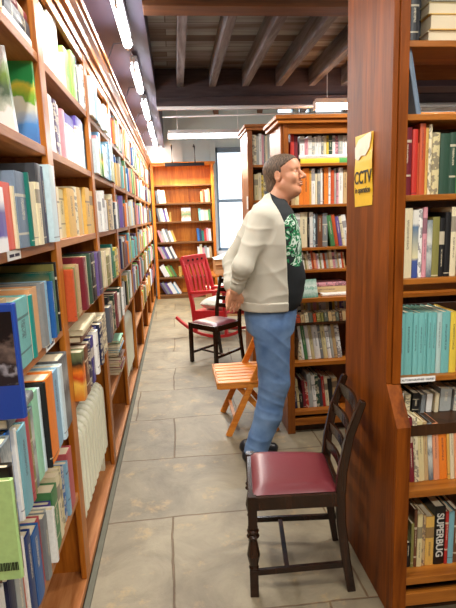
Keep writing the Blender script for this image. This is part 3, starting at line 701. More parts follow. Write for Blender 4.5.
# rz=-90: local x -> -Y, local y -> +X : spine out of the case
row(.772, 1.672, 1.546, [(.806,.222,'maroon'),(.826,.215,'red2'),(.832,.17,'rust'),(.854,.234,'rust'),(.866,.22,'gold'),(.879,.230,'cream'),(.905,.204,'cream2'),(.941,.200,'dgreen'),(.966,.203,'dgreen'),(.995,.206,'green')], 'on the near right shelf level with the sign', group='books on the near right bookcase', spec={0: dict(style='band', label='dark red book with banded spine at the left end, by the sign'), 3: dict(style='plain')})
row(.776, 1.672, 1.26, [(.784,.22,'tan'),(.817,.242,'cream'),(.839,.235,'white'),(.854,.238,'white'),(.870,.244,'pink'),(.890,.199,'grey'),(.916,.209,'olive'),(.935,.205,'black'),(.957,.224,'black'),(.98,.241,'cream')], 'on the near right shelf above the teal books', group='books on the near right bookcase', spec={1: dict(style='plain'), 2: dict(mat=pm('blue_panel_spine', [(0,(60,80,150)),(.25,(70,90,150)),(.3,(222,214,170)),(.75,(90,120,150)),(.8,(222,220,210)),(1,(226,224,214))], scale=6, soft=False)), 5: dict(mat=PATT)})
row(.778, 1.672, .903, [(.80,.228,'teal'),(.830,.232,'teal'),(.850,.229,'teal'),(.870,.229,'teal'),(.885,.229,'teal'),(.902,.228,'teal'),(.920,.227,'teal'),(.939,.226,'palet'),(.970,.228,'teal'),(.997,.226,'yellow')], 'of the teal set on the near right bookcase', group='books on the near right bookcase', spec={i: dict(style='plain', D=.17) for i in range(10)})
LR = RX(4)
row(.776, 1.60, .52, [(.786,.2,'tan'),(.800,.240,'cream'),(.818,.25,'maroon'),(.836,.25,'cream'),(.858,.232,'cream2'),(.874,.228,'tan'),(.892,.222,'grey'),(.915,.22,'salmon'),(.944,.212,'orange'),(.955,.211,'gold'),(.971,.214,'cream'),(.990,.213,'salmon')], 'on the near right shelf below the sloping ledge', group='books on the near right bookcase', lean=RX(4), spec={8: dict(style='plain'), 7: dict(style='plain'), 6: dict(mat=PATT), 2: dict(style='block')})
sb = row(.780, 1.60, .172, [(.788,.097,'blue'),(.796,.12,'pale'),(.812,.10,'black'),(.824,.18,'olive'),(.836,.235,'brown'),(.856,.215,'cream2'),(.870,.21,'tan'),(.903,.2,'gold'),(.945,.238,'black'),(.958,.216,'red'),(.98,.214,'lteal'),(1.0,.220,'brown')], 'on the lowest shelf of the near right bookcase', group='books on the near right bookcase', spec={8: dict(mat=plain('black_gloss_cover', srgb(18,18,20), .3), label='thick black book lettered SUPERBUG in white on the lowest shelf')})
sup = [o for o in bpy.data.objects if o.get('label', '').startswith('thick black book lettered')][0]
tm = text_mesh('SUPERBUG', .038, 'spine_lettering', plain('white_ink', srgb(206,204,196), .6), Matrix.Translation((sup.location.x+.0195, sup.location.y-.0012, .172+.122)) @ Matrix.Rotation(PI/2, 4, 'Y') @ Matrix.Rotation(PI/2, 4, 'X') @ Matrix.Identity(4), bold=.0008)
tm.parent = sup; tm.matrix_parent_inverse = sup.matrix_world.inverted()
for i, (z, T, c, l) in enumerate(((2.0315, .045, 'cream', 'cream-edged book at the bottom of the flat pile, top right shelf'), (2.077, .05, 'gold', 'thick tan-edged book second in the pile, top right shelf'), (2.128, .036, 'cream2', 'yellowed book third in the pile, top right shelf'), (2.165, .045, 'lgrey', 'pale book topmost of the pile, top right shelf'))):
    book((1.12, 1.70-.01*(i % 2), z), T, .15, .245 - .012*(i % 3), c, l, M4=Matrix.Rotation(PI/2, 4, 'Z') @ Matrix.Rotation(RX(90), 4, 'X'), group='flat pile on the near right bookcase', style='bare').location = (.86+.004*(i%2), 1.70-.006*(i % 2)+.15, z)
book((.835, 1.76, 2.0315), .03, .12, .17, 'charcoal', 'dark book standing in shadow at the left of the top right shelf', rz=-PI/2, lean=RX(0), group='books on the near right bookcase')
book((.800, 1.70, 2.0315), .028, .12, .16, 'black', 'black book against the panel on the top right shelf', rz=-PI/2, lean=0, group='books on the near right bookcase')
book((.815, 1.668, 1.8068), .016, .15, .21, 'greyblue', 'blue-grey book leaning left alone on its shelf, near right bookcase', rz=-PI/2, lean=RX(11), style='bare', group='books on the near right bookcase')
# paperbacks in the sloping tray under the teal books
rr = random.Random(21); x = .80; n = 0
for c in ['white','cream','black','grey','white','cream','lgrey','lgrey','cream','green','charcoal','pink','white','tan']:
    T = rr.uniform(.012, .03) if n not in (6,) else .045
    h = rr.uniform(.07, .088); z = .7408
    book((x, 1.70 + rr.uniform(0, .01), z), T-.001, .10, h, c, '%s paperback, %s from left in the tray under the teal books' % (wname(c), ORD[n]), rz=-PI/2, lean=RX(-3), group='paperbacks in the near right tray', name='paperback', cat='paperback', tilt=0)
    x += T + .007; n += 1

# shelf label and yellow sign
t_ = MB().box(.775, .905, 1.6465, 1.6492, .884, .904).build('shelf_label', M['white_paper']); tag(t_, 'white printed label on the shelf edge under the teal books', 'label')
text_mesh('AUTOBIOGRAPHIES  DIARIES', .0095, 'lettering', INK, Matrix.Translation((.84, 1.6462, .894)) @ Matrix.Rotation(PI/2, 4, 'X'), t_, .0002, bold=.0002)
YEL = plain('yellow_sign_card', srgb(232, 186, 36), .35, noise=.08, nscale=40)
m = MB()
n = 8; vs = []
for i in range(n+1):
    z = 1.517 + (1.782-1.517)*i/n
    for y in (1.797, 1.975):
        zz = z + (.006*math.sin(i*9+y*40) if i in (0, n) else 0)
        vs.append((.7165 - .002*math.sin(i*.9+y*9), y, zz))
m.add(vs, [(2*i, 2*i+1, 2*i+3, 2*i+2) for i in range(n)])
vs2 = [(x+.0016, y, z) for x, y, z in vs]
m.add(vs2, [(2*i+2, 2*i+3, 2*i+1, 2*i) for i in range(n)])
sg = m.build('camera_notice_sign', YEL); tag(sg, 'torn yellow CCTV notice pinned to the side of the right bookcase', 'sign')
sg_m = Matrix(((0,0,-1,0),(-1,0,0,0),(0,1,0,0),(0,0,0,1)))
text_mesh('CCTV', .066, 'lettering', plain('sign_black', srgb(30,26,22), .5), Matrix.Translation((.7138, 1.886, 1.622)) @ sg_m, sg, .0004, bold=.0012)
text_mesh('in operation', .031, 'lettering', plain('sign_black2', srgb(40,34,26), .5), Matrix.Translation((.7138, 1.886, 1.577)) @ sg_m, sg, .0004, bold=.0006)
mm = MB(); rr = random.Random(4)
pts = [(1.965,1.70),(1.93,1.69),(1.90,1.705),(1.86,1.70),(1.82,1.725),(1.805,1.76),(1.81,1.778),(1.87,1.772),(1.93,1.765),(1.968,1.74)]
mm.prism(pts, 0, .7132, .7142); mm.build('peeled_patch', plain('peeled_white', srgb(236, 220, 196), .6, noise=.2, nscale=25), sg)

# ------------------------------------------------------------------ middle bookcase
MC = end_case('aisle_bookcase', 'middle bookcase behind the man, crowded with upright books', 'bookcase', .70, 2.05, 3.18, 3.30, 3.66, 2.06, M['mid_wood_v'], M['mid_wood_x'], [1.815, 1.55, 1.265, 1.115], [.94, .505, .158], ledge=(.74, .80), thick=.018, backs=[(.06, 1.98)], dark=M['left_back'])
MB().box(.66, 2.08, 3.24, 3.70, 2.085, 2.11).box(.675, 2.07, 3.255, 3.69, 2.06, 2.085).box(.73, 2.02, 3.292, 3.31, 2.0, 2.06).build('cornice', M['mid_wood_x'], MC, bevel=.003)
MB().box(.73, 2.02, 3.205, 3.50, .755, .772).build('tray', M['right_dark'], MC)
G2 = 'books on the middle bookcase'
def auto_items(rr, x0, x1, tmin, tmax, h0, h1, cols):
    it = []; x = x0
    while x < x1-.01:
        x = min(x1, x + rr.uniform(tmin, tmax)); it.append((x, rr.uniform(h0, h1), rr.choice(cols)))
    return it
rr = random.Random(31)
# flat books carry a row of small ones on the top shelf
def flat(x0, x1, y, z, T, D, c, label, style='plain', mat=None, group=None, yaw=0):
    """lying book, spine toward -Y, long side along X"""
    R = Matrix.Rotation(-PI/2 + yaw, 4, 'Z') @ Matrix.Rotation(RX(90), 4, 'X')
    # local z(height) -> after Rx(90): -y -> world -x ; so start from x1 ; local y(thickness) -> +z
    return book((x1, y, z), T, D, x1-x0, c, label, style=style, mat=mat, group=group, M4=R)
flat(.84, 1.16, 3.335, 1.8155, .034, .2, 'yellow', 'long yellow book lying flat on the top shelf, middle bookcase', mat=pm('yellow_green_spine', [(0,(90,170,90)),(.17,(90,170,90)),(.2,(236,210,60)),(1,(240,214,70))], scale=4, soft=False), group='flat books on the middle bookcase')
flat(.83, 1.17, 3.337, 1.8502, .022, .2, 'white', 'white book lying on the yellow one, middle bookcase top', group='flat books on the middle bookcase')
row(.775, 3.34, 1.8156, [(.80,.19,'red2'),(.825,.18,'maroon')], 'of the top shelf of the middle bookcase', group=G2)
row(.84, 3.345, 1.8728, [(.872,.12,'white'),(.895,.105,'pink'),(.92,.12,'white'),(.94,.11,'lgrey'),(.965,.115,'white'),(.985,.12,'white'),(1.0,.11,'grey'),(1.02,.12,'cream'),(1.035,.12,'yellow'),(1.06,.12,'dgreen'),(1.08,.12,'white'),(1.1,.118,'pink'),(1.13,.12,'lgrey'),(1.16,.12,'white')], 'on the flat pile of the middle bookcase', group=G2, D=.13)
row(.775, 3.335, 1.551, [(.80,.2,'tan'),(.83,.22,'cream2'),(.855,.225,'orange'),(.90,.235,'orange'),(.915,.22,'gold'),(.94,.232,'white'),(.955,.2,'cream'),(.975,.225,'grey'),(.99,.235,'white'),(1.0,.21,'brown'),(1.03,.238,'orange'),(1.045,.238,'white'),(1.07,.22,'rust'),(1.085,.23,'lgrey'),(1.1,.2,'pink'),(1.13,.235,'white'),(1.16,.22,'tan')], 'on the second shelf of the middle bookcase', group=G2, spec={2: dict(style='plain'), 3: dict(style='plain'), 10: dict(style='plain')})
row(.775, 3.335, 1.266, [(.80,.2,'cream'),(.835,.23,'white'),(.885,.235,'cream'),(.90,.2,'black'),(.925,.235,'white'),(.94,.22,'pale'),(.955,.225,'charcoal'),(.99,.215,'brown'),(1.025,.225,'grey')], 'on the third shelf of the middle bookcase', group=G2, spec={2: dict(style='plain')})
row(1.048, 3.335, 1.266, [(1.08,.21,'green'),(1.105,.215,'rust'),(1.13,.20,'purple'),(1.15,.2,'cream'),(1.18,.21,'white')], 'of the leaning group, third middle bookcase shelf', group=G2, lean=RX(9), spec={0: dict(style='plain', label='bright green book leaning left on the middle bookcase')})
row(.80, 3.335, 1.1156, auto_items(rr, .82, 1.16, .010, .02, .10, .13, ['white','cream','pink','rust','lgrey','tan','white','olive','salmon']), 'on the narrow shelf of the middle bookcase', group='magazines on the middle bookcase', lean=RX(8), cat='magazine', small=True, D=.12)
# counter: flat piles and a propped booklet
flat(.96, 1.16, 3.24, .9405, .014, .16, 'white', 'thin white booklet lying at the front of the counter', group='flat books on the middle bookcase')
flat(.90, 1.17, 3.31, .9555, .04, .16, 'tan', 'thick brown-backed book lying on the middle counter', group='flat books on the middle bookcase')
flat(.88, 1.15, 3.315, .9965, .026, .16, 'pink', 'white and pink book topmost on the middle counter pile', group='flat books on the middle bookcase', style='pattern')
o = book((.925, 3.215, .9413), .012, .12, .125, (120,170,150), 'pale green patterned booklet propped up beside the man', rz=RX(175), tilt=0, mat=pm('green_patterned_cover', [(0,(90,140,120)),(.4,(190,206,196)),(.5,(110,160,140)),(.62,(206,216,206)),(1,(120,164,146))], scale=9, seed=7), M4=Matrix.Rotation(RX(8), 4, 'Z') @ Matrix.Rotation(RX(-18), 4, 'X'))
row(.76, 3.32, .7726, auto_items(rr, .775, 1.16, .012, .024, .115, .13, ['white','lgrey','charcoal','cream','pink','purple','white','tan','yellow']), 'of the shaded back row, middle bookcase', group='magazines on the middle bookcase', lean=RX(4), cat='magazine', small=True, D=.1)
rr2 = random.Random(6); x = .775; n = 0
while x < 1.15:
    T = rr2.uniform(.018, .03); c = rr2.choice(['tan','brown','grg','cream','olive','charcoal','rust'])
    book((x, 3.21, .7726), T-.002, .09, rr2.uniform(.055, .07), c, '%s paperback, %s from left in the middle bookcase tray' % (wname(c), ORD[n]), rz=-PI/2, lean=RX(7), group='paperbacks in the middle tray', name='paperback', cat='paperback', small=True); x += T + .002; n += 1
row(.790, 3.235, .506, [(.815,.13,'cream'),(.835,.24,'white'),(.86,.243,'green'),(.885,.24,'white'),(.91,.243,'cream2'),(.95,.24,'white'),(.97,.235,'grey'),(1.0,.24,'cream2'),(1.025,.235,'white'),(1.045,.23,'lgrey'),(1.07,.24,'tan'),(1.1,.235,'white')], 'on the shelf of tall books, middle bookcase', group=G2, lean=RX(8), D=.2, spec={0: dict(lean=0), 2: dict(style='plain'), 4: dict(style='plain'), 7: dict(style='plain')})
row(.765, 3.235, .159, [(.782,.2,'navy'),(.80,.21,'cream2'),(.825,.1,'black'),(.845,.2,'maroon'),(.865,.19,'red'),(.895,.245,'lgrey'),(.92,.23,'white'),(.945,.24,'dgreen'),(.965,.2,'charcoal'),(.985,.22,'red'),(1.01,.21,'cream'),(1.04,.2,'black'),(1.08,.2,'tan')], 'on the lowest shelf of the middle bookcase', group=G2, lean=RX(5), D=.2)
# ------------------------------------------------------------------ second bookcase behind it, and the one across the far end
t_ = thing('aisle_bookcase', 'brown bookcase between the window and the middle bookcase', 'bookcase', (1.3, 5.0, 0))
MB().box(.70, .73, 4.78, 5.25, 0, 2.26).build('side_panel', M['mid_wood_v'], t_); MB().box(1.87, 1.90, 4.78, 5.25, 0, 2.26).build('side_panel', M['mid_wood_v'], t_)
MB().box(.698, .745, 4.76, 4.785, .0, 2.26).build('stile', M['mid_wood_v'], t_)
MB().box(.67, 1.93, 4.72, 5.29, 2.285, 2.31).box(.685, 1.915, 4.74, 5.27, 2.26, 2.285).build('cornice', M['mid_wood_x'], t_, bevel=.003)
MB().box(.73, 1.87, 5.05, 5.07, .05, 2.26).build('back_panel', M['right_dark'], t_)
for z in (1.955, 1.63, 1.3, .98, .6, .2): MB().box(.73, 1.87, 4.785, 5.05, z-.022, z).build('shelf', M['mid_wood_x'], t_)
row(.75, 4.80, 1.956, [(.79,.27,'cream'),(.815,.26,'lgrey'),(.84,.28,'white'),(.86,.27,'pink'),(.875,.265,'grey'),(.895,.26,'cream'),(.915,.27,'lgrey'),(.94,.27,'white'),(.96,.265,'charcoal'),(1.0,.27,'white')], 'on the top shelf beside the window', group='books on the bookcase by the window')
row(.76, 4.80, 1.631, [(.80,.24,'cream2'),(.83,.25,'cream'),(.85,.23,'yellow'),(.88,.22,'cream2'),(.91,.24,'cream'),(.94,.24,'yellow'),(.98,.23,'tan')], 'on the second shelf beside the window', group='books on the bookcase by the window')
tag(MB().box(.693, .6985, 4.80, 4.86, 1.55, 1.67).build('notice_card', M['white_paper']), 'small white card fixed to the bookcase side by the window', 'card')

fc = thing('end_bookcase', 'honey-coloured bookcase standing against the far wall at the aisle end', 'bookcase', (.19, 9.45, 0))
X0, X1, Y0, Y1 = -.40, .735, 9.28, 9.58
MB().box(X0, X0+.05, Y0, Y1, 0, 2.43).build('side_panel', M['far_wood'], fc, bevel=.003); MB().box(X1-.05, X1, Y0, Y1, 0, 2.43).build('side_panel', M['far_wood'], fc, bevel=.003)
MB().box(X0-.03, X1+.03, Y0-.03, Y1+.01, 2.43, 2.465).box(X0, X1, Y0-.012, Y0, 2.40, 2.43).build('cornice', M['far_wood'], fc, bevel=.004)
MB().box(X0+.05, X1-.05, Y1-.02, Y1, .05, 2.43).build('back_panel', M['far_wood'], fc)
MB().box(.06, .27, Y1-.045, Y1-.02, .05, 2.05).build('centre_panel', M['far_wood'], fc)
for z in (2.075, 1.75, 1.42, 1.045, .735, .40, .075): MB().box(X0+.05, X1-.05, Y0+.003, Y1-.046, z-.03, z).build('shelf', M['far_wood_x'], fc, bevel=.002)
MB().box(X0, X1, Y0+.01, Y0+.03, 0, .045).build('plinth', M['far_wood_x'], fc)
G3 = 'books on the far end bookcase'
rr = random.Random(77)
lcols = [['slate','white','white','cream'], ['slate','lgrey','white','purple','white'], ['pink','lgrey','white','grey','white','gold'], ['pink','lgrey','purple','white','slate','white'], ['white','white','lime','olive','green'], ['plum','grey','purple','white','white','lblue','white']]
rcols = [['salmon','brown','lgrey','tan'], ['teal','pale','lgrey','cream','green'], ['blue','navy','dteal','red','pink','white'], ['white','cream','pink','lgrey','white','tan'], [], []]
shz = [1.75, 1.42, 1.045, .735, .40, .075]
shn = ['second', 'third', 'fourth', 'fifth', 'sixth', 'lowest']
for i, z in enumerate(shz):
    ln = [6, 11, 18, 24, 27, 29][i]
    x = X0+.06+math.sin(RX(ln))*.22
    it = []; xx = x
    for c in lcols[i]: xx += rr.uniform(.036, .052); it.append((xx, rr.uniform(.21, .25), c))
    far_row(x, 9.32, z+.001, it, RX(ln))
    if rcols[i]:
        it = []; xx = X1-.07-.045*len(rcols[i]); st = xx
        for c in rcols[i]: xx += .043; it.append((xx, rr.uniform(.18, .25), c))
        far_row(st, 9.32, z+.001, it, RX(3))
book((.12, 9.36, 1.421), .17, .02, .24, 'white', 'small picture book displayed face-out on the far bookcase', rz=-PI/2, small=True, mat=pm('display_cover', [(0,(250,250,246)),(.2,(240,240,230)),(.35,(200,170,130)),(.5,(120,180,120)),(.7,(230,200,160)),(.8,(250,250,246)),(1,(250,250,250))], scale=4, seed=3), tilt=0)
book((.02, 9.36, .401), .05, .17, .19, 'gold', 'orange yellow book standing alone on the sixth shelf of the far bookcase', rz=-PI/2, small=True, style='plain')
book((-.1, 9.36, 1.421), .03, .17, .17, 'gold', 'yellow book at the end of the left group, third shelf far bookcase', rz=-PI/2, small=True, style='plain')
o = FARB.build('far_shelved_books', pm_); o['kind'] = 'stuff'; tag(o, 'mass of mixed small books on the distant shelves down the aisle', 'books')
# picture lamp over it
pl = thing('bookcase_lamp', 'long shaded lamp on two arms over the far bookcase', 'lamp', (.19, 9.2, 2.5))
MB().box(-.13, .56, 9.05, 9.13, 2.41, 2.43).box(-.13, .56, 9.05, 9.06, 2.37, 2.41).build('shade', M['black_metal'], pl, bevel=.006)
MB().tube([(-.1, 9.095, 2.388), (.53, 9.095, 2.388)], .009).build('tube', M['tube_warm'], pl, smooth=True)
for x in (-.0, .40): MB().tube([(x, 9.1, 2.43), (x, 9.1, 2.70), (x, 9.3, 2.76), (x, 9.58, 2.76)], .011).build('arm', M['black_metal'], pl, smooth=True)
area('picture_light', (.21, 9.10, 2.375), .62, .04, 60, (1, .82, .55), rot=(RX(-20), 0, 0))

# ------------------------------------------------------------------ far table, boxes, bag, papers
tb = thing('side_table', 'low wooden table under the far window', 'table', (.95, 8.5, 0))
MB().box(.50, 1.45, 8.15, 8.85, .50, .53).build('table_top', M['mid_wood_x'], tb, bevel=.004)
for x in (.54, 1.41):
    for y in (8.19, 8.81): MB().box(x-.025, x+.025, y-.025, y+.025, 0, .50).build('leg', M['mid_wood_v'], tb)
cb = thing('cardboard_box', 'open brown cardboard box on the far table below the bag', 'box', (.86, 8.5, .53))
MB().box(.62, 1.16, 8.25, 8.75, .531, .78).build('carton', M['card'], cb, bevel=.004)
MB().bar((.62, 8.25, .78), (.52, 8.25, .70), .004, .004).box(.62, 1.16, 8.18, 8.25, .70, .704).build('flap', M['card'], cb)
cb2 = thing('cardboard_box', 'brown cardboard box on the floor before the far table', 'box', (.6, 7.6, 0))
MB().box(.42, .98, 7.35, 7.85, 0, .42).build('carton', M['card'], cb2, bevel=.004)
MB().box(.42, .98, 7.595, 7.605, .42, .4215).build('tape', M['page'], cb2)
m = MB(); rr = random.Random(8); n = 12; vs = []
for i in range(n+1):
    for j in range(9):
        x = .60 + .56*i/n; y = 8.2 + .5*j/8; e = math.sin(PI*i/n)*math.sin(PI*j/8)
        vs.append((x, y, .782 + .075*e + rr.uniform(0, .02)))
fs = [(i*9+j, (i+1)*9+j, (i+1)*9+j+1, i*9+j+1) for i in range(n) for j in range(8)]
m.add(vs, fs); o = m.build('plastic_bag', M['bag'], smooth=True); sd = o.modifiers.new('s', 'SOLIDIFY'); sd.thickness = .004; sd.offset = 1
ss = o.modifiers.new('ss', 'SUBSURF'); ss.levels = ss.render_levels = 2
tag(o, 'crumpled pale blue plastic bag on the box by the window', 'bag')
for i, (x, y, z, a, l) in enumerate(((.56, 7.55, .4225, 12, 'white papers lying on the floor-standing cardboard box'), (.78, 7.70, .4235, -8, 'second sheaf of white papers at the right of the floor box'))):
    mm = MB().box(-.13, .13, -.1, .1, 0, .012, mat=Matrix.Translation((x, y, z)) @ Matrix.Rotation(RX(a), 4, 'Z')); tag(mm.build('paper_stack', M['white_paper'], bevel=.002), l, 'papers')

# ------------------------------------------------------------------ chairs
def frame_mat(origin, ang): return Matrix.Translation(origin) @ Matrix.Rotation(ang, 4, 'Z')
def dining_chair(loc, ang, label, S=1.0, fw=.385, rw=.345, dep=.372, seat_h=.43, back_h=.80, rungs=4, turned=True):
    """local +x = towards the back, +y = sideways; front edge at x=0"""
    t_ = thing('dining_chair', label, 'chair', loc, 'dark dining chairs with maroon seats')
    W = frame_mat(loc, ang)
    def B(m, name, mat, **k): m.xf(W); return m.build(name, mat, t_, **k)
    hf, hr = fw/2, rw/2
    for s in (-1, 1):
        m = MB(); y = s*(hf-.018)
        if turned:
            m.box(.0, .036, y-.018, y+.018, seat_h-.13, seat_h+.004)
            prof = [(.012, .115), (.016, .125), (.012, .135), (.014, .14), (.02, .18), (.013, .235), (.011, .25), (.02, .262), (.012, .272), (.018, .28), (.018, .287), (.012, .292), (.016, seat_h-.13)]
            prof = [(r_*1.32, z_) for r_, z_ in prof]; m.lathe((.018, y, 0), prof, 14)
            m.box(.001, .035, y-.017, y+.017, 0, .118)
        else: m.box(.002, .036, y-.017, y+.017, 0, seat_h+.004)
        B(m, 'leg', M['chair_dark'], bevel=.002)
        # rear leg and back post in one curved piece
        y = s*(hr-.014)
        pts = [(dep+.035, y, 0), (dep+.012, y, .14), (dep-.008, y, .30), (dep-.012, y, seat_h-.02), (dep-.004, y, .52), (dep+.022, y, .66), (dep+.066, y, back_h-.015), (dep+.071, y, back_h)]
        m = MB(); m.ribbon(pts, [.026]*8, [.034, .035, .038, .04, .036, .032, .027, .022], up=(1, 0, .1)); B(m, 'leg', M['chair_dark'], bevel=.004)
    # seat rails
    for s in (-1, 1):
        B(MB().bar((.03, s*(hf-.012), seat_h-.027), (dep-.01, s*(hr-.012), seat_h-.027), .02, .055), 'side_rail', M['chair_dark'], bevel=.002)
    B(MB().box(.004, .026, -hf+.03, hf-.03, seat_h-.054, seat_h), 'front_rail', M['chair_dark'], bevel=.002)
    B(MB().box(dep-.02, dep, -hr+.02, hr-.02, seat_h-.054, seat_h), 'back_rail', M['chair_dark'], bevel=.002)
    # upholstered drop-in seat, softly domed
    n = 14; vs = []; fs = []
    for i in range(n+1):
        for j in range(n+1):
            u, v = i/n, j/n; x = .022 + (dep-.045)*u; w = (hf-.016) + ((hr-.016)-(hf-.016))*u
            e = (1-(2*u-1)**6)*(1-(2*v-1)**6)
            vs.append((x, w*(2*v-1), seat_h + .002 + .026*e**.6 if e > 0 else seat_h+.002))
    for i in range(n):
        for j in range(n): fs.append((i*(n+1)+j, (i+1)*(n+1)+j, (i+1)*(n+1)+j+1, i*(n+1)+j+1))
    m = MB().add(vs, fs); m.add([(.022, -hf+.016, seat_h-.02), (.022, hf-.016, seat_h-.02), (dep-.023, hr-.016, seat_h-.02), (dep-.023, -hr+.016, seat_h-.02)], [(0,1,2,3)])
    b0 = (n+1)*(n+1); P = lambda i, j: i*(n+1)+j
    for i in range(n):
        for j, s in ((0, 0), (n, 1)): pass
    B(m, 'seat', M['leather'], smooth=True)
    # stretchers (H)
    for s in (-1, 1): B(MB().bar((.02, s*(hf-.018), .10), (dep+.025, s*(hr-.014), .12), .016, .024), 'stretcher', M['chair_dark'], bevel=.002)
    B(MB().bar((.15, -hf+.03, .105), (.15, hf-.03, .105), .02, .016), 'stretcher', M['chair_dark'], bevel=.002)
    # ladder back rungs, curved
    zs = [back_h-.055, back_h-.145, back_h-.232, back_h-.31][:rungs]
    for k, z in enumerate(zs):
        xs = dep + .018 + .044*((z-.66)/(.125)) if z > .66 else dep - .006 + .026*((z-.52)/.14)
        pts = [(xs + .022*math.cos(v*PI/2), v*(hr-.02), z) for v in [-1, -.75, -.5, -.25, 0, .25, .5, .75, 1]]
        m = MB(); m.ribbon(pts, .012, [.04, .042, .045, .047, .048, .047, .045, .042, .04] if k else [.045, .05, .055, .058, .06, .058, .055, .05, .045], up=(0, 0, 1)); B(m, 'back_rung', M['chair_dark'], bevel=.002)
    return t_
dining_chair((.243, 1.930, 0), RX(-7), 'dark dining chair with maroon leather seat, nearest, beside the right bookcase')
def pline(a, b, t): return tuple(a[i] + (b[i]-a[i])*t for i in range(3))
dining_chair((.205, 4.93, 0), math.atan2(.26, .31), 'farther dark dining chair with maroon seat, between folding chair and rocker', fw=.40, rw=.36, dep=.40, seat_h=.42, back_h=.86, turned=False)

# wooden folding chair behind the man
fo = thing('folding_chair', 'pale wooden slatted folding chair behind the man', 'chair', (.45, 3.44, 0))
ya, yb = 3.225, 3.655
SH = .385
for y in (ya, yb):
    a = (.29, y, 0); b = (.665, y, .80)
    MB().ribbon([a, pline(a, b, .5), b], .024, .042, up=(1, 0, .5)).build('leg', M['fold_wood'], fo, bevel=.003)
    s = .03 if y < 3.4 else -.03
    MB().ribbon([(.64, y+s, 0), (.50, y+s, .19), (.36, y+s, SH-.03)], .022, .035, up=(1, 0, -.5)).build('leg', M['fold_wood'], fo, bevel=.003)
    MB().box(.235, .60, y-.012 + (.03 if y < 3.4 else -.03)*0, y+.012, SH-.045, SH-.012).build('seat_rail', M['fold_wood'], fo, bevel=.003)
m = MB()
for i in range(7):
    y = ya - .015 + i*(yb-ya+.03-.056)/6
    m.box(.225, .60, y, y+.056, SH-.012, SH+.004)
m.build('seat', M['fold_wood'], fo, bevel=.003)
MB().box(.222, .238, ya-.015, yb+.015, SH-.04, SH+.004).build('seat_front', M['fold_wood'], fo, bevel=.003)
MB().bar((.345, ya, .10), (.345, yb, .10), .022, .016).build('crossbar', M['fold_wood'], fo)
for z in (.62, .74):
    MB().bar((.29+.375*z/.8, ya, z), (.29+.375*z/.8, yb, z), .014, .06).build('back_slat', M['fold_wood'], fo, bevel=.003)

# red rocking chair
rk = thing('rocking_chair', 'red painted rocking chair facing right near the far bookcase', 'chair', (.35, 6.25, 0))
W = frame_mat((.50, 6.30, 0), RX(-38))   # local +x = front
def RB(m, name, mat, **k): m.xf(W); return m.build(name, mat, rk, **k)
hw = .255
for s in (-1, 1):
    y = s*hw
    pts = [(x, y, .022 + .16*(abs(x-.05)/.50)**2.2) for x in [-.50, -.42, -.32, -.2, -.1, 0, .1, .2, .3, .4, .46]]
    RB(MB().ribbon(pts, .03, .035, up=(0, 0, 1)), 'rocker', M['red_paint'], bevel=.004)
    RB(MB().ribbon([(-.19, y, .05), (-.23, y, .42), (-.29, y, .70), (-.375, y, .99)], .035, [.045, .05, .045, .035], up=(1, 0, .2)), 'back_post', M['red_paint'], bevel=.005)
    RB(MB().ribbon([(.27, y, .05), (.25, y, .42), (.25, y, .585)], .035, .04, up=(1, 0, .1)), 'front_leg', M['red_paint'], bevel=.005)
    RB(MB().ribbon([(-.26, y, .55), (-.05, y, .57), (.2, y, .595), (.32, y, .60)], [.05, .06, .075, .07], .035, up=(0, 0, 1)), 'armrest', M['red_paint'], bevel=.005)
    RB(MB().bar((-.24, y, .26), (.25, y, .29), .022, .13), 'side_rail', M['red_paint'], bevel=.003)
RB(MB().box(-.24, .29, -hw, hw, .295, .325, mat=Matrix.Rotation(RX(-3), 4, 'Y')), 'seat', M['red_paint'], bevel=.006)
RB(MB().bar((-.36, -hw, .945), (-.36, hw, .945), .03, .13), 'crest_rail', M['red_paint'], bevel=.008)
RB(MB().bar((-.265, -hw, .50), (-.265, hw, .50), .022, .05), 'lower_rail', M['red_paint'], bevel=.004)
for i in range(5):
    y = -.18 + i*.09
    RB(MB().ribbon([(-.265, y, .50), (-.295, y, .72), (-.345, y, .90)], [.055]*3, .012, up=(1, 0, .2)), 'back_slat', M['red_paint'], bevel=.003)
for i in range(4):
    y = -.15 + i*.10; RB(MB().tube([(-.352, y, .95), (-.335, y, .948)], .014, 10), 'peg_hole', M['black_metal'])
CUSH = pm('patterned_cushion', [(0,(200,200,180)),(.4,(228,226,210)),(.5,(150,160,140)),(.6,(226,224,208)),(1,(190,196,176))], scale=10, seed=4)
n = 16; vs = []; fs = []
for sgn in (1, -1):
    for i in range(n+1):
        for j in range(n+1):
            u, v = 2*i/n-1, 2*j/n-1; e = max(0, (1-u**4)*(1-v**4))**.5
            vs.append((.03+.20*u*(1-.08*v*v), .22*v*(1-.08*u*u), (.405 + sgn*.075*e) - .01*0))
    o_ = 0 if sgn == 1 else (n+1)**2
    for i in range(n):
        for j in range(n): fs.append((o_+i*(n+1)+j, o_+(i+1)*(n+1)+j, o_+(i+1)*(n+1)+j+1, o_+i*(n+1)+j+1))
m = MB().add(vs, fs); m.xf(W @ Matrix.Translation((0, 0, 0)) @ Matrix.Translation((0,0,.0))); 
tag(m.build('seat_cushion', CUSH, smooth=True), 'pale patterned cushion on the red rocking chair seat', 'cushion')
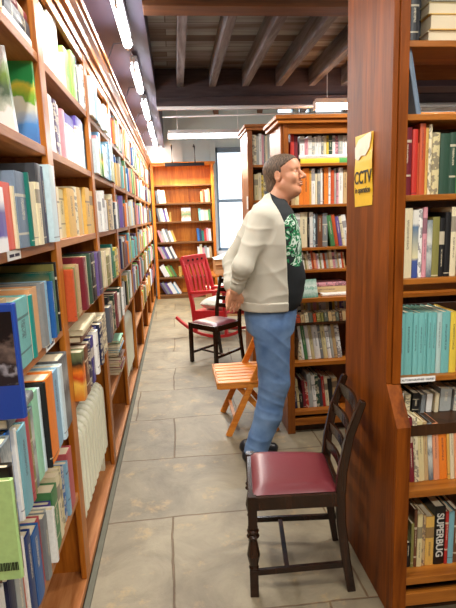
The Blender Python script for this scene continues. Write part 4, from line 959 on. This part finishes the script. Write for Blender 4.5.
# ------------------------------------------------------------------ the man (implicit surfaces, extracted as continuous meshes)
class Field:
    def __init__(s, xs, ys, zs):
        s.ax = [np.asarray(a, float) for a in (xs, ys, zs)]; s.D = np.full([len(a) for a in s.ax], .5)
    def _sl(s, lo, hi): return tuple(slice(max(0, np.searchsorted(a, l)-1), min(len(a), np.searchsorted(a, h)+1)) for a, l, h in zip(s.ax, lo, hi))
    def _grid(s, sl):
        return s.ax[0][sl[0]][:, None, None], s.ax[1][sl[1]][None, :, None], s.ax[2][sl[2]][None, None, :]
    def op(s, fn, lo, hi, k=.02, mode='add'):
        sl = s._sl(np.array(lo)-k-.01, np.array(hi)+k+.01)
        g = s._grid(sl); d = fn(*g); cur = s.D[sl]
        if d.size == 0: return
        d = np.broadcast_to(d, cur.shape)
        if mode == 'sub': a, b = cur, -d; h = np.clip(k-np.abs(a-b), 0, None)/k; s.D[sl] = np.maximum(a, b)+h*h*k/4
        else: h = np.clip(k-np.abs(cur-d), 0, None)/k; s.D[sl] = np.minimum(cur, d)-h*h*k/4
    def cone(s, a, b, ra, rb, k=.02, mode='add'):
        a = np.array(a, float); b = np.array(b, float); ba = b-a; L2 = ba.dot(ba)+1e-12; r = max(ra, rb)
        def fn(x, y, z):
            px, py, pz = x-a[0], y-a[1], z-a[2]
            t = np.clip((px*ba[0]+py*ba[1]+pz*ba[2])/L2, 0, 1)
            return np.sqrt((px-t*ba[0])**2+(py-t*ba[1])**2+(pz-t*ba[2])**2) - (ra+(rb-ra)*t)
        s.op(fn, np.minimum(a, b)-r, np.maximum(a, b)+r, k, mode)
    def ell(s, c, r, F=None, k=.02, mode='add'):
        c = np.array(c, float); F = np.eye(3) if F is None else F; R = max(r)
        def fn(x, y, z):
            p = [x-c[0], y-c[1], z-c[2]]
            q = [sum(F[i][j]*p[j] for j in range(3)) for i in range(3)]
            k0 = np.sqrt(sum((q[i]/r[i])**2 for i in range(3)))+1e-9; k1 = np.sqrt(sum((q[i]/r[i]**2)**2 for i in range(3)))+1e-9
            return k0*(k0-1)/k1
        s.op(fn, c-R, c+R, k, mode)
    def column(s, tab, inflate=0, k=.02, wob=None):
        """tab rows: z, x0, x1, y0, y1 -> elliptical sections"""
        t = np.array(sorted(tab)); z = t[:, 0]
        def fn(X, Y, Z):
            x0, x1, y0, y1 = (np.interp(Z, z, t[:, i]) for i in (1, 2, 3, 4))
            rx = (x1-x0)/2+inflate; ry = (y1-y0)/2+inflate; cx = (x0+x1)/2; cy = (y0+y1)/2
            e = ((np.abs(X-cx)/rx)**2.3+(np.abs(Y-cy)/ry)**2.3)**(1/2.3)
            d = (e-1)*np.minimum(rx, ry)
            dz = np.maximum(z[0]-Z, Z-z[-1])
            d = np.maximum(d, dz)
            if wob is not None: d = d + wob(X, Y, Z)
            return d
        s.op(fn, (t[:, 1].min()-inflate, t[:, 3].min()-inflate, z[0]), (t[:, 2].max()+inflate, t[:, 4].max()+inflate, z[-1]), k)
    def mesh(s, name, mats, parent, matfn=None):
        D = s.D; xs, ys, zs = s.ax
        ins = D < 0; nx, ny, nz = D.shape
        cs = [ins[i:nx-1+i, j:ny-1+j, k:nz-1+k] for i in (0, 1) for j in (0, 1) for k in (0, 1)]
        cnt = sum(c.astype(np.int8) for c in cs); act = (cnt > 0) & (cnt < 8)
        I = np.argwhere(act); idx = -np.ones(act.shape, np.int64); idx[tuple(I.T)] = np.arange(len(I))
        acc = np.zeros((len(I), 3)); n = np.zeros(len(I))
        A = [xs, ys, zs]
        corners = [(i, j, k) for i in (0, 1) for j in (0, 1) for k in (0, 1)]
        for a in corners:
            for ax in range(3):
                if a[ax]: continue
                b = list(a); b[ax] = 1
                ia = I+np.array(a); ib = I+np.array(b)
                da = D[tuple(ia.T)]; db = D[tuple(ib.T)]; m = (da < 0) != (db < 0)
                t = np.where(m, da/np.where(m, da-db, 1), 0)
                pa = np.stack([A[q][ia[:, q]] for q in range(3)], 1); pb = np.stack([A[q][ib[:, q]] for q in range(3)], 1)
                acc += np.where(m[:, None], pa+(pb-pa)*t[:, None], 0); n += m
        V = acc/np.maximum(n, 1)[:, None]
        quads = []
        for ax in range(3):
            a = [slice(1, -1)]*3; a[ax] = slice(0, -1); b = [slice(1, -1)]*3; b[ax] = slice(1, None)
            s0 = ins[tuple(a)]; s1 = ins[tuple(b)]; E = np.argwhere(s0 != s1); off = np.ones(3, int); off[ax] = 0; P = E+off
            u, v = [(1, 2), (2, 0), (0, 1)][ax]; du = np.zeros(3, int); du[u] = 1; dv = np.zeros(3, int); dv[v] = 1
            q = np.stack([idx[tuple((P-du-dv).T)], idx[tuple((P-dv).T)], idx[tuple(P.T)], idx[tuple((P-du).T)]], 1)
            fl = s0[tuple(E.T)]; q[~fl] = q[~fl][:, ::-1]; quads.append(q)
        Q = np.concatenate(quads); Q = Q[(Q >= 0).all(1)]
        o = world_of(parent) if parent else Vector((0, 0, 0))
        me = bpy.data.meshes.new(name); me.from_pydata((V-np.array(o)).tolist(), [], Q.tolist())
        for m_ in mats: me.materials.append(m_)
        me.polygons.foreach_set('use_smooth', [True]*len(me.polygons))
        if matfn is not None: me.polygons.foreach_set('material_index', matfn(V[Q].mean(1)).astype(int).tolist())
        me.update()
        ob = bpy.data.objects.new(name, me); C.objects.link(ob); ob.parent = parent
        return ob

man = thing('person', 'man in cream jacket, black shirt and blue jeans, hands behind his back', 'person', (.5, 2.93, 0))
yaw = RX(-32); pitch = RX(7)
f0 = np.array([math.cos(yaw), math.sin(yaw), 0]); Sd = np.array([-math.sin(yaw), math.cos(yaw), 0]); Up = np.array([0, 0, 1.])
Fw = f0*math.cos(pitch)+Up*math.sin(pitch); Uu = Up*math.cos(pitch)-f0*math.sin(pitch)
HF = np.array([Fw, Sd, Uu]); HC = np.array([.640, 2.93, 1.712])
def hp(f, s, u): return HC + Fw*f + Sd*s + Uu*u
skin, nt, b = nodes('skin')
tc = N(nt, 'ShaderNodeTexCoord'); nz = N(nt, 'ShaderNodeTexNoise'); nz.inputs['Scale'].default_value = 22
nt.links.new(tc.outputs['Object'], nz.inputs['Vector'])
mx = N(nt, 'ShaderNodeMix', data_type='RGBA'); mx.inputs[6].default_value = c4(srgb(222, 168, 132)); mx.inputs[7].default_value = c4(srgb(200, 130, 98)); nt.links.new(nz.outputs['Fac'], mx.inputs[0])
nt.links.new(mx.outputs[2], b.inputs['Base Color']); b.inputs['Roughness'].default_value = .45; b.inputs['Subsurface Weight'].default_value = .08; b.inputs['Subsurface Radius'].default_value = (.02, .008, .004)

def spaced(segs):
    out = []
    for a, b_, h in segs: out += list(np.arange(a, b_, h))
    return np.array(out)
# body: head, neck, trunk, legs, arms and hands in one surface
bx_ = spaced([(.22, .26, .006), (.26, .37, .003), (.37, .53, .008), (.53, .80, .003)])
by_ = spaced([(2.66, 2.76, .006), (2.76, 3.10, .003), (3.10, 3.24, .006)])
bz_ = spaced([(-.0, .90, .014), (.90, 1.12, .003), (1.12, 1.54, .012), (1.54, 1.88, .003)])
B = Field(bx_, by_, bz_)
B.column([(.88, .43, .66, 2.82, 3.04), (1.05, .41, .70, 2.81, 3.05), (1.25, .41, .70, 2.79, 3.07), (1.42, .45, .68, 2.79, 3.07), (1.50, .49, .66, 2.82, 3.04), (1.545, .53, .64, 2.87, 2.99)], k=.03)
B.cone((.53, 2.865, .86), (.545, 2.85, .50), .070, .055, .03); B.cone((.545, 2.845, .50), (.42, 2.82, .09), .055, .036, .03); B.cone((.42, 2.815, .05), (.52, 2.815, .035), .033, .026)
B.cone((.55, 2.995, .86), (.56, 2.975, .50), .070, .055, .03); B.cone((.56, 2.975, .50), (.46, 2.94, .09), .055, .036, .03); B.cone((.45, 2.94, .05), (.53, 2.94, .035), .033, .026)
# arms
for sh, el, wr in (((.485, 2.79, 1.465), (.358, 2.745, 1.21), (.322, 2.81, 1.075)), ((.49, 3.09, 1.455), (.34, 3.12, 1.21), (.312, 2.985, 1.06))):
    B.cone(sh, el, .05, .038, .02); B.cone(el, wr, .038, .025, .02)
# near (right) hand hanging relaxed behind the back
wr = np.array((.318, 2.81, 1.075)); 
B.cone(wr, (.318, 2.832, 1.035), .025, .022, .012)
for i, (dx, ln) in enumerate(((-.030, .062), (-.010, .074), (.010, .078), (.030, .070))):
    # fingers fan across x; palm faces away from the camera
    kx = .320 + dx; base = np.array((kx, 2.842 + abs(dx)*.1, 1.008)); B.cone((.318 + dx*.5, 2.832, 1.045), base, .017, .0115, .008)
    mid = base + np.array((-.004, .010, -ln*.48)); tip = mid + np.array((-.010, .018, -ln*.38))
    B.cone(base, mid, .0098, .0088, .003); B.cone(mid, tip, .0086, .007, .003)
tb0 = np.array((.345, 2.835, 1.05)); tb1 = tb0 + np.array((.018, .006, -.028)); tb2 = tb1 + np.array((.004, .014, -.026))
B.cone(tb0, tb1, .014, .011, .008); B.cone(tb1, tb2, .0105, .0085, .003)
# far (left) hand, tucked beside it
wl = np.array((.312, 2.985, 1.06)); B.cone(wl, (.31, 2.955, 1.025), .025, .021, .012)
for i, (dx, ln) in enumerate(((-.028, .066), (-.009, .074), (.010, .072), (.028, .060))):
    base = np.array((.312 + dx, 2.94, 1.0)); B.cone((.312 + dx*.5, 2.955, 1.03), base, .016, .011, .008)
    mid = base + np.array((-.002, -.014, -ln*.42)); tip = mid + np.array((-.002, -.02, -ln*.3))
    B.cone(base, mid, .0095, .0088, .003); B.cone(mid, tip, .0086, .007, .003)
a_ = np.array((.34, 2.96, 1.04)); B.cone(a_, a_+np.array((.012, -.02, -.022)), .013, .010, .006); B.cone(a_+np.array((.012, -.02, -.022)), a_+np.array((.010, -.034, -.045)), .010, .008, .003)
# neck and head
B.cone(hp(-.030, 0, -.06), (.572, 2.93, 1.535), .052, .060, .03)
B.cone(hp(.0, 0, -.085), (.615, 2.93, 1.545), .040, .045, .03)
B.ell(hp(-.018, 0, .035), (.098, .077, .084), HF, .02)
B.ell(hp(.030, 0, -.028), (.062, .062, .085), HF, .03)
for s in (-1, 1):
    B.cone(hp(.0, s*.052, -.052), hp(.062, s*.018, -.090), .022, .017, .025)
    B.ell(hp(.056, s*.040, -.022), (.030, .022, .026), HF, .02)
    B.cone(hp(.082, s*.010, .030), hp(.066, s*.045, .028), .011, .010, .012)
B.ell(hp(.072, 0, -.092), (.015, .018, .015), HF, .015)
B.ell(hp(.035, 0, -.100), (.040, .040, .030), HF, .03)
B.ell(hp(.035, 0, .055), (.062, .058, .05), HF, .03)
for s in (-1, 1): B.ell(hp(.098, s*.031, .012), (.017, .017, .011), HF, .012, 'sub')
B.cone(hp(.090, 0, .018), hp(.119, 0, -.020), .0085, .0115, .010)
B.ell(hp(.118, 0, -.023), (.0125, .011, .010), HF, .006)
for s in (-1, 1): B.ell(hp(.106, s*.011, -.027), (.011, .008, .008), HF, .005)
B.ell(hp(.086, 0, -.055), (.014, .022, .018), HF, .012)
B.cone(hp(.098, -.010, -.0525), hp(.098, .010, -.0525), .0062, .0062, .005); B.cone(hp(.096, -.011, -.0635), hp(.096, .011, -.0635), .0068, .0068, .005)
for s in (-.022, .022): pass
B.ell(hp(.103, 0, -.058), (.012, .022, .0016), HF, .003, 'sub')
for s in (-1, 1):
    B.ell(hp(-.012, s*.079, -.002), (.018, .008, .032), HF, .006)
    B.ell(hp(-.010, s*.086, .002), (.010, .006, .020), HF, .004, 'sub')
    for s2 in (0,): B.ell(hp(.074, s*.031, .010), (.0125, .0135, .0125), HF, .004)
body = B.mesh('body', [skin], man)
# eyes: iris discs and lids
for s in (-1, 1):
    e = MB(); c = hp(.0795, s*.0315, .0105)
    import bmesh
    bm = bmesh.new(); bmesh.ops.create_uvsphere(bm, u_segments=16, v_segments=10, radius=.0085)
    me = bpy.data.meshes.new('eye'); bm.to_mesh(me); bm.free()
    me.materials.append(plain('eye_white', srgb(170, 160, 150), .4)); me.materials.append(plain('iris', srgb(60, 70, 80), .2))
    for p in me.polygons:
        p.use_smooth = True
        if Vector(p.center).normalized().dot(Vector(Fw)) > .70: p.material_index = 1
    o = bpy.data.objects.new('eye', me); C.objects.link(o); o.parent = man; o.location = Vector(c)-Vector(man.location)
    # eyebrow
    q = [hp(.089, s*.014, .032), hp(.0885, s*.026, .037), hp(.080, s*.042, .034)]
    MB().tube(q, [.003, .0035, .002], 6).build('eyebrow', plain('eyebrow_hair', srgb(96, 70, 50), .8), man, smooth=True)
# hair: short on top, receding, longer to the nape
HX = np.arange(.48, .76, .0035); HY = np.arange(2.82, 3.04, .0035); HZ = np.arange(1.56, 1.87, .0035)
Hh = Field(HX, HY, HZ)
Hh.ell(hp(-.021, 0, .037), (.103, .083, .090), HF, .01)
Hh.ell(hp(.035, 0, .057), (.065, .062, .053), HF, .03)
Hh.ell(hp(-.075, 0, -.055), (.040, .062, .085), HF, .03)
Hh.cone(hp(-.085, -.02, -.10), hp(-.085, .02, -.10), .03, .03, .02)
def cutf(x, y, z):
    p = [x-HC[0], y-HC[1], z-HC[2]]
    f = sum(Fw[i]*p[i] for i in range(3)); s_ = sum(Sd[i]*p[i] for i in range(3)); u = sum(Uu[i]*p[i] for i in range(3))
    # keep where above the hairline or behind the ear
    hl = .55*f - .90*u + .030 + .10*np.abs(s_)*0 - .030*np.cos(s_*40)*0
    back = f + .032 + .25*np.clip(-u-.02, 0, 1)
    wig = .003*np.sin(300*f)*np.sin(260*s_)
    side = np.maximum(f - .012, -(u + .03))     # sideburn band
    keep = np.minimum(np.maximum(hl, -(u-.012)), np.minimum(back, np.maximum(side, hl-.02)))
    return -(keep + wig)
Hh.op(cutf, (.48, 2.8, 1.5), (.8, 3.1, 1.9), .006, 'sub')
hm, nt, b = nodes('grey_brown_hair')
tc = N(nt, 'ShaderNodeTexCoord'); mp = N(nt, 'ShaderNodeMapping'); mp.inputs['Scale'].default_value = (60, 60, 12); nz = N(nt, 'ShaderNodeTexNoise'); nz.inputs['Scale'].default_value = 3; nz.inputs['Detail'].default_value = 6
nt.links.new(tc.outputs['Object'], mp.inputs[0]); nt.links.new(mp.outputs[0], nz.inputs['Vector'])
cr = N(nt, 'ShaderNodeValToRGB'); cr.color_ramp.elements[0].position = .35; cr.color_ramp.elements[1].position = .7; cr.color_ramp.elements[0].color = c4(srgb(50, 38, 30)); cr.color_ramp.elements[1].color = c4(srgb(118, 94, 72))
nt.links.new(nz.outputs['Fac'], cr.inputs[0]); nt.links.new(cr.outputs[0], b.inputs['Base Color']); b.inputs['Roughness'].default_value = .65
bp = N(nt, 'ShaderNodeBump'); bp.inputs['Strength'].default_value = .6; bp.inputs['Distance'].default_value = .004; nt.links.new(nz.outputs['Fac'], bp.inputs['Height']); nt.links.new(bp.outputs[0], b.inputs['Normal'])
Hh.mesh('hair', [hm], man)

# shirt with a pale and green print on the chest
TORSO = [(.94, .395, .700, 2.775, 3.085), (.98, .385, .728, 2.77, 3.09), (1.04, .380, .748, 2.765, 3.095), (1.12, .380, .756, 2.765, 3.095), (1.25, .387, .735, 2.76, 3.10), (1.33, .400, .728, 2.75, 3.11), (1.44, .435, .716, 2.755, 3.105), (1.50, .455, .688, 2.775, 3.085), (1.55, .482, .658, 2.82, 3.04), (1.585, .525, .645, 2.87, 2.99)]
def shirt_mat():
    m, nt, b = nodes('black_printed_shirt')
    tc = N(nt, 'ShaderNodeTexCoord'); mp = N(nt, 'ShaderNodeMapping')
    mp.inputs['Location'].default_value = (-.185, .14, -1.35)
    nt.links.new(tc.outputs['Object'], mp.inputs[0])
    # mask
    sc_ = N(nt, 'ShaderNodeVectorMath', operation='MULTIPLY'); sc_.inputs[1].default_value = (8.5, 6.5, 6.6); nt.links.new(mp.outputs[0], sc_.inputs[0])
    ln = N(nt, 'ShaderNodeVectorMath', operation='LENGTH'); nt.links.new(sc_.outputs[0], ln.inputs[0])
    mk = N(nt, 'ShaderNodeMath', operation='LESS_THAN'); mk.inputs[1].default_value = 1; nt.links.new(ln.outputs['Value'], mk.inputs[0])
    wv = N(nt, 'ShaderNodeTexNoise'); wv.inputs['Scale'].default_value = 17; wv.inputs['Detail'].default_value = 1.5; wv.inputs['Distortion'].default_value = 1.6
    nt.links.new(mp.outputs[0], wv.inputs['Vector'])
    cr = N(nt, 'ShaderNodeValToRGB'); cr.color_ramp.interpolation = 'CONSTANT'; e = cr.color_ramp.elements
    e[0].position = 0; e[0].color = c4(srgb(24, 34, 34)); e[1].position = .40; e[1].color = c4(srgb(26, 128, 76))
    k = e.new(.50); k.color = c4(srgb(204, 222, 208)); k = e.new(.575); k.color = c4(srgb(22, 110, 64))
    nt.links.new(wv.outputs['Fac'], cr.inputs[0])
    mx = N(nt, 'ShaderNodeMix', data_type='RGBA'); mx.inputs[6].default_value = c4(srgb(18, 24, 28)); nt.links.new(mk.outputs[0], mx.inputs[0]); k = e.new(.64); k.color = c4(srgb(24, 34, 34)); nt.links.new(cr.outputs[0], mx.inputs[7])
    nt.links.new(mx.outputs[2], b.inputs['Base Color']); b.inputs['Roughness'].default_value = .8
    return m
S = Field(np.arange(.34, .80, .007), np.arange(2.72, 3.14, .007), np.arange(.88, 1.64, .007))
def swob(X, Y, Z): return .003*np.sin(34*Z+9*X)*np.sin(22*Y+5)
S.column(TORSO, 0, .01, swob)
S.op(lambda x, y, z: np.sqrt((x-.60)**2+(y-2.93)**2)*1.0-.052 + 0*z, (.5, 2.8, 1.56), (.7, 3.1, 1.66), .01, 'sub')
S.mesh('shirt', [shirt_mat()], man)
# collar band
m = MB(); n = 28
vs = []
for i in range(n+1):
    a = 2*PI*i/n; cx, cy = .594, 2.93; zz = 1.572 - .045*math.cos(a)
    for r, dz in ((.068, -.035), (.066, .012), (.060, .012), (.060, -.035)):
        vs.append((cx + r*1.05*math.cos(a), cy + r*math.sin(a), zz + dz))
fs = [(i*4+k, i*4+(k+1) % 4, (i+1)*4+(k+1) % 4, (i+1)*4+k) for i in range(n) for k in range(4)]
m.add(vs, fs); m.build('collar', plain('dark_collar_cloth', srgb(22, 26, 34), .8), man, smooth=True)

# jacket: open in front, sleeves to the wrists behind the back
J = Field(np.arange(.20, .80, .0065), np.arange(2.62, 3.25, .0065), np.arange(.90, 1.66, .0065))
def crease(v): return (1-np.abs(np.sin(v)))**3
def jw(X, Y, Z): return -.005*crease(5*Z+15*X+5*Y+1.2*np.sin(8*Z+6*Y)) - .004*crease(13*Z-16*X+1.5*np.sin(9*X+7*Z)+2) + .003
JT = [(z, a-.0, b_+.006, y0-.0, y1+.0) for (z, a, b_, y0, y1) in TORSO] + [(1.625, .552, .645, 2.88, 2.98)]
JT[0] = (.95, .385, .71, 2.775, 3.085)
J.column(JT, .020, .02, jw)
for sh, el, wr_ in (((.485, 2.795, 1.475), (.358, 2.745, 1.215), (.332, 2.805, 1.105)), ((.495, 3.075, 1.46), (.34, 3.12, 1.21), (.312, 3.0, 1.09))):
    sh, el, wr_ = map(np.array, (sh, el, wr_)); ax = el-sh
    def sleeve(a, b_, ra, rb, amp, fr):
        a = np.array(a, float); b_ = np.array(b_, float); ba = b_-a; L2 = ba.dot(ba)
        def fn(x, y, z):
            px, py, pz = x-a[0], y-a[1], z-a[2]; t = np.clip((px*ba[0]+py*ba[1]+pz*ba[2])/L2, 0, 1)
            return np.sqrt((px-t*ba[0])**2+(py-t*ba[1])**2+(pz-t*ba[2])**2)-(ra+(rb-ra)*t)+(amp-amp*2.0*crease(fr*.55*t+9*x+14*y+np.sin(20*z)))*np.sin(PI*t)**.5
        J.op(fn, np.minimum(a, b_)-.1, np.maximum(a, b_)+.1, .035)
    sleeve(sh, el, .074, .054, .003, 14); sleeve(el, wr_, .054, .042, .004, 16)
    J.cone(wr_, wr_+np.array((0, .01 if sh[1] < 2.9 else -.008, -.02)), .040, .036, .006)
# front opening (slanted so the far side closes further round), neckline, hem
def openf(x, y, z):
    xe = np.interp(z, [.9, 1.03, 1.28, 1.45, 1.52, 1.56, 1.62], [.620, .618, .608, .598, .572, .556, .54])
    return -(x - xe - .30*np.clip(y-2.86, 0, 1))*.95
J.op(openf, (.5, 2.6, .85), (.82, 3.3, 1.7), .004, 'sub')
J.op(lambda x, y, z: np.maximum(np.sqrt((x-.596)**2+(y-2.93)**2)-.060, 1.56-z), (.45, 2.8, 1.45), (.75, 3.1, 1.7), .01, 'sub')
jm = plain('cream_jacket_cloth', srgb(196, 192, 176), .75, noise=.04, nscale=14, bump=.15)
jk = J.mesh('jacket', [jm], man)
hb = Field(np.arange(.34, .78, .0065), np.arange(2.70, 3.16, .0065), np.arange(.93, 1.02, .005))
hb.column([(.945, .385, .712, 2.775, 3.085), (1.0, .380, .738, 2.768, 3.092)], .026, .01)
hb.op(openf, (.3, 2.6, .85), (.82, 3.3, 1.7), .004, 'sub')
hb.mesh('hem_band', [jm], jk)

# jeans
def seg(F_, a, b_, ra, rb, amp, fr, k=.03, ph=0):
    a = np.array(a, float); b_ = np.array(b_, float); ba = b_-a; L2 = ba.dot(ba)
    def fn(x, y, z):
        px, py, pz = x-a[0], y-a[1], z-a[2]; t = np.clip((px*ba[0]+py*ba[1]+pz*ba[2])/L2, 0, 1)
        return np.sqrt((px-t*ba[0])**2+(py-t*ba[1])**2+(pz-t*ba[2])**2)-(ra+(rb-ra)*t)-amp*.8*crease(fr*.5*z+10*x+ph+1.4*np.sin(13*x+9*y+fr*.2*z))+amp*.5
    F_.op(fn, np.minimum(a, b_)-max(ra, rb)-.02, np.maximum(a, b_)+max(ra, rb)+.02, k)
G = Field(np.arange(.28, .76, .007), np.arange(2.68, 3.18, .007), np.arange(.0, 1.05, .007))
G.column([(.80, .40, .682, 2.775, 3.085), (.90, .385, .700, 2.775, 3.085), (1.0, .39, .70, 2.785, 3.075)], 0, .03)
seg(G, (.535, 2.855, .84), (.545, 2.845, .50), .115, .090, .004, 40); seg(G, (.545, 2.845, .50), (.500, 2.83, .30), .090, .080, .005, 70); seg(G, (.500, 2.83, .30), (.415, 2.815, .085), .080, .072, .005, 80)
seg(G, (.550, 3.000, .84), (.560, 2.975, .50), .115, .088, .004, 40, ph=2); seg(G, (.560, 2.975, .50), (.525, 2.955, .28), .088, .078, .005, 70, ph=1); seg(G, (.525, 2.955, .28), (.455, 2.94, .085), .078, .072, .005, 80, ph=3)
G.op(lambda x, y, z: (z-.022)+0*x+0*y, (.2, 2.6, -.1), (.8, 3.2, .05), .004, 'sub')
dn, nt, b = nodes('blue_denim')
tc = N(nt, 'ShaderNodeTexCoord'); nz = N(nt, 'ShaderNodeTexNoise'); nz.inputs['Scale'].default_value = 7; nz.inputs['Detail'].default_value = 8; nt.links.new(tc.outputs['Object'], nz.inputs['Vector'])
cr = N(nt, 'ShaderNodeValToRGB'); cr.color_ramp.elements[0].position = .32; cr.color_ramp.elements[1].position = .7; cr.color_ramp.elements[0].color = c4(srgb(66, 96, 138)); cr.color_ramp.elements[1].color = c4(srgb(112, 142, 180))
nt.links.new(nz.outputs['Fac'], cr.inputs[0]); nt.links.new(cr.outputs[0], b.inputs['Base Color']); b.inputs['Roughness'].default_value = .85
G.mesh('jeans', [dn], man)
# shoes
for y, x in ((2.815, .345), (2.94, .345)):
    H_ = Field(np.arange(x-.06, x+.34, .006), np.arange(y-.09, y+.09, .006), np.arange(-.02, .16, .006))
    H_.cone((x+.03, y, .055), (x+.09, y, .06), .045, .048, .02); H_.cone((x+.08, y, .05), (x+.20, y, .030), .044, .034, .03)
    H_.op(lambda a, b__, c: -(c-.001)*-1 + 0*a + 0*b__, (x-.1, y-.1, -.1), (x+.4, y+.1, .0), .004, 'sub') if False else None
    H_.op(lambda a, b__, c: (c-.002)+0*a+0*b__, (x-.1, y-.1, -.1), (x+.4, y+.1, .01), .003, 'sub')
    H_.mesh('shoe', [plain('black_shoe_leather', srgb(28, 28, 34), .4)], man)

# ------------------------------------------------------------------ camera
F_, CX, CY = 500.0, 228.0, 304.0
yv = Vector((175-CX, 217-CY, F_)).normalized(); dv = Vector((340-CX, 3400-CY, F_)); dv = (dv - yv*dv.dot(yv)).normalized()
zv = -dv; xv = yv.cross(zv)
if xv.x < 0: xv = -xv
# rows of the world->camera matrix (right, down, forward)
right = Vector((xv[0], yv[0], zv[0])); down = Vector((xv[1], yv[1], zv[1])); fwd = Vector((xv[2], yv[2], zv[2]))
cam = bpy.data.cameras.new('Camera'); co = bpy.data.objects.new('Camera', cam); C.objects.link(co)
m4 = Matrix((( right.x, -down.x, -fwd.x, 0), (right.y, -down.y, -fwd.y, 0), (right.z, -down.z, -fwd.z, 1.5), (0, 0, 0, 1)))
co.matrix_world = m4
cam.sensor_fit = 'VERTICAL'; cam.sensor_height = 36; cam.sensor_width = 27; cam.lens = 36*F_/608; cam.clip_start = .05
sc.camera = co
vs_ = sc.view_settings; vs_.view_transform = 'Standard'; vs_.look = 'None'; vs_.gamma = 1; vs_.use_curve_mapping = False; vs_.exposure = .3
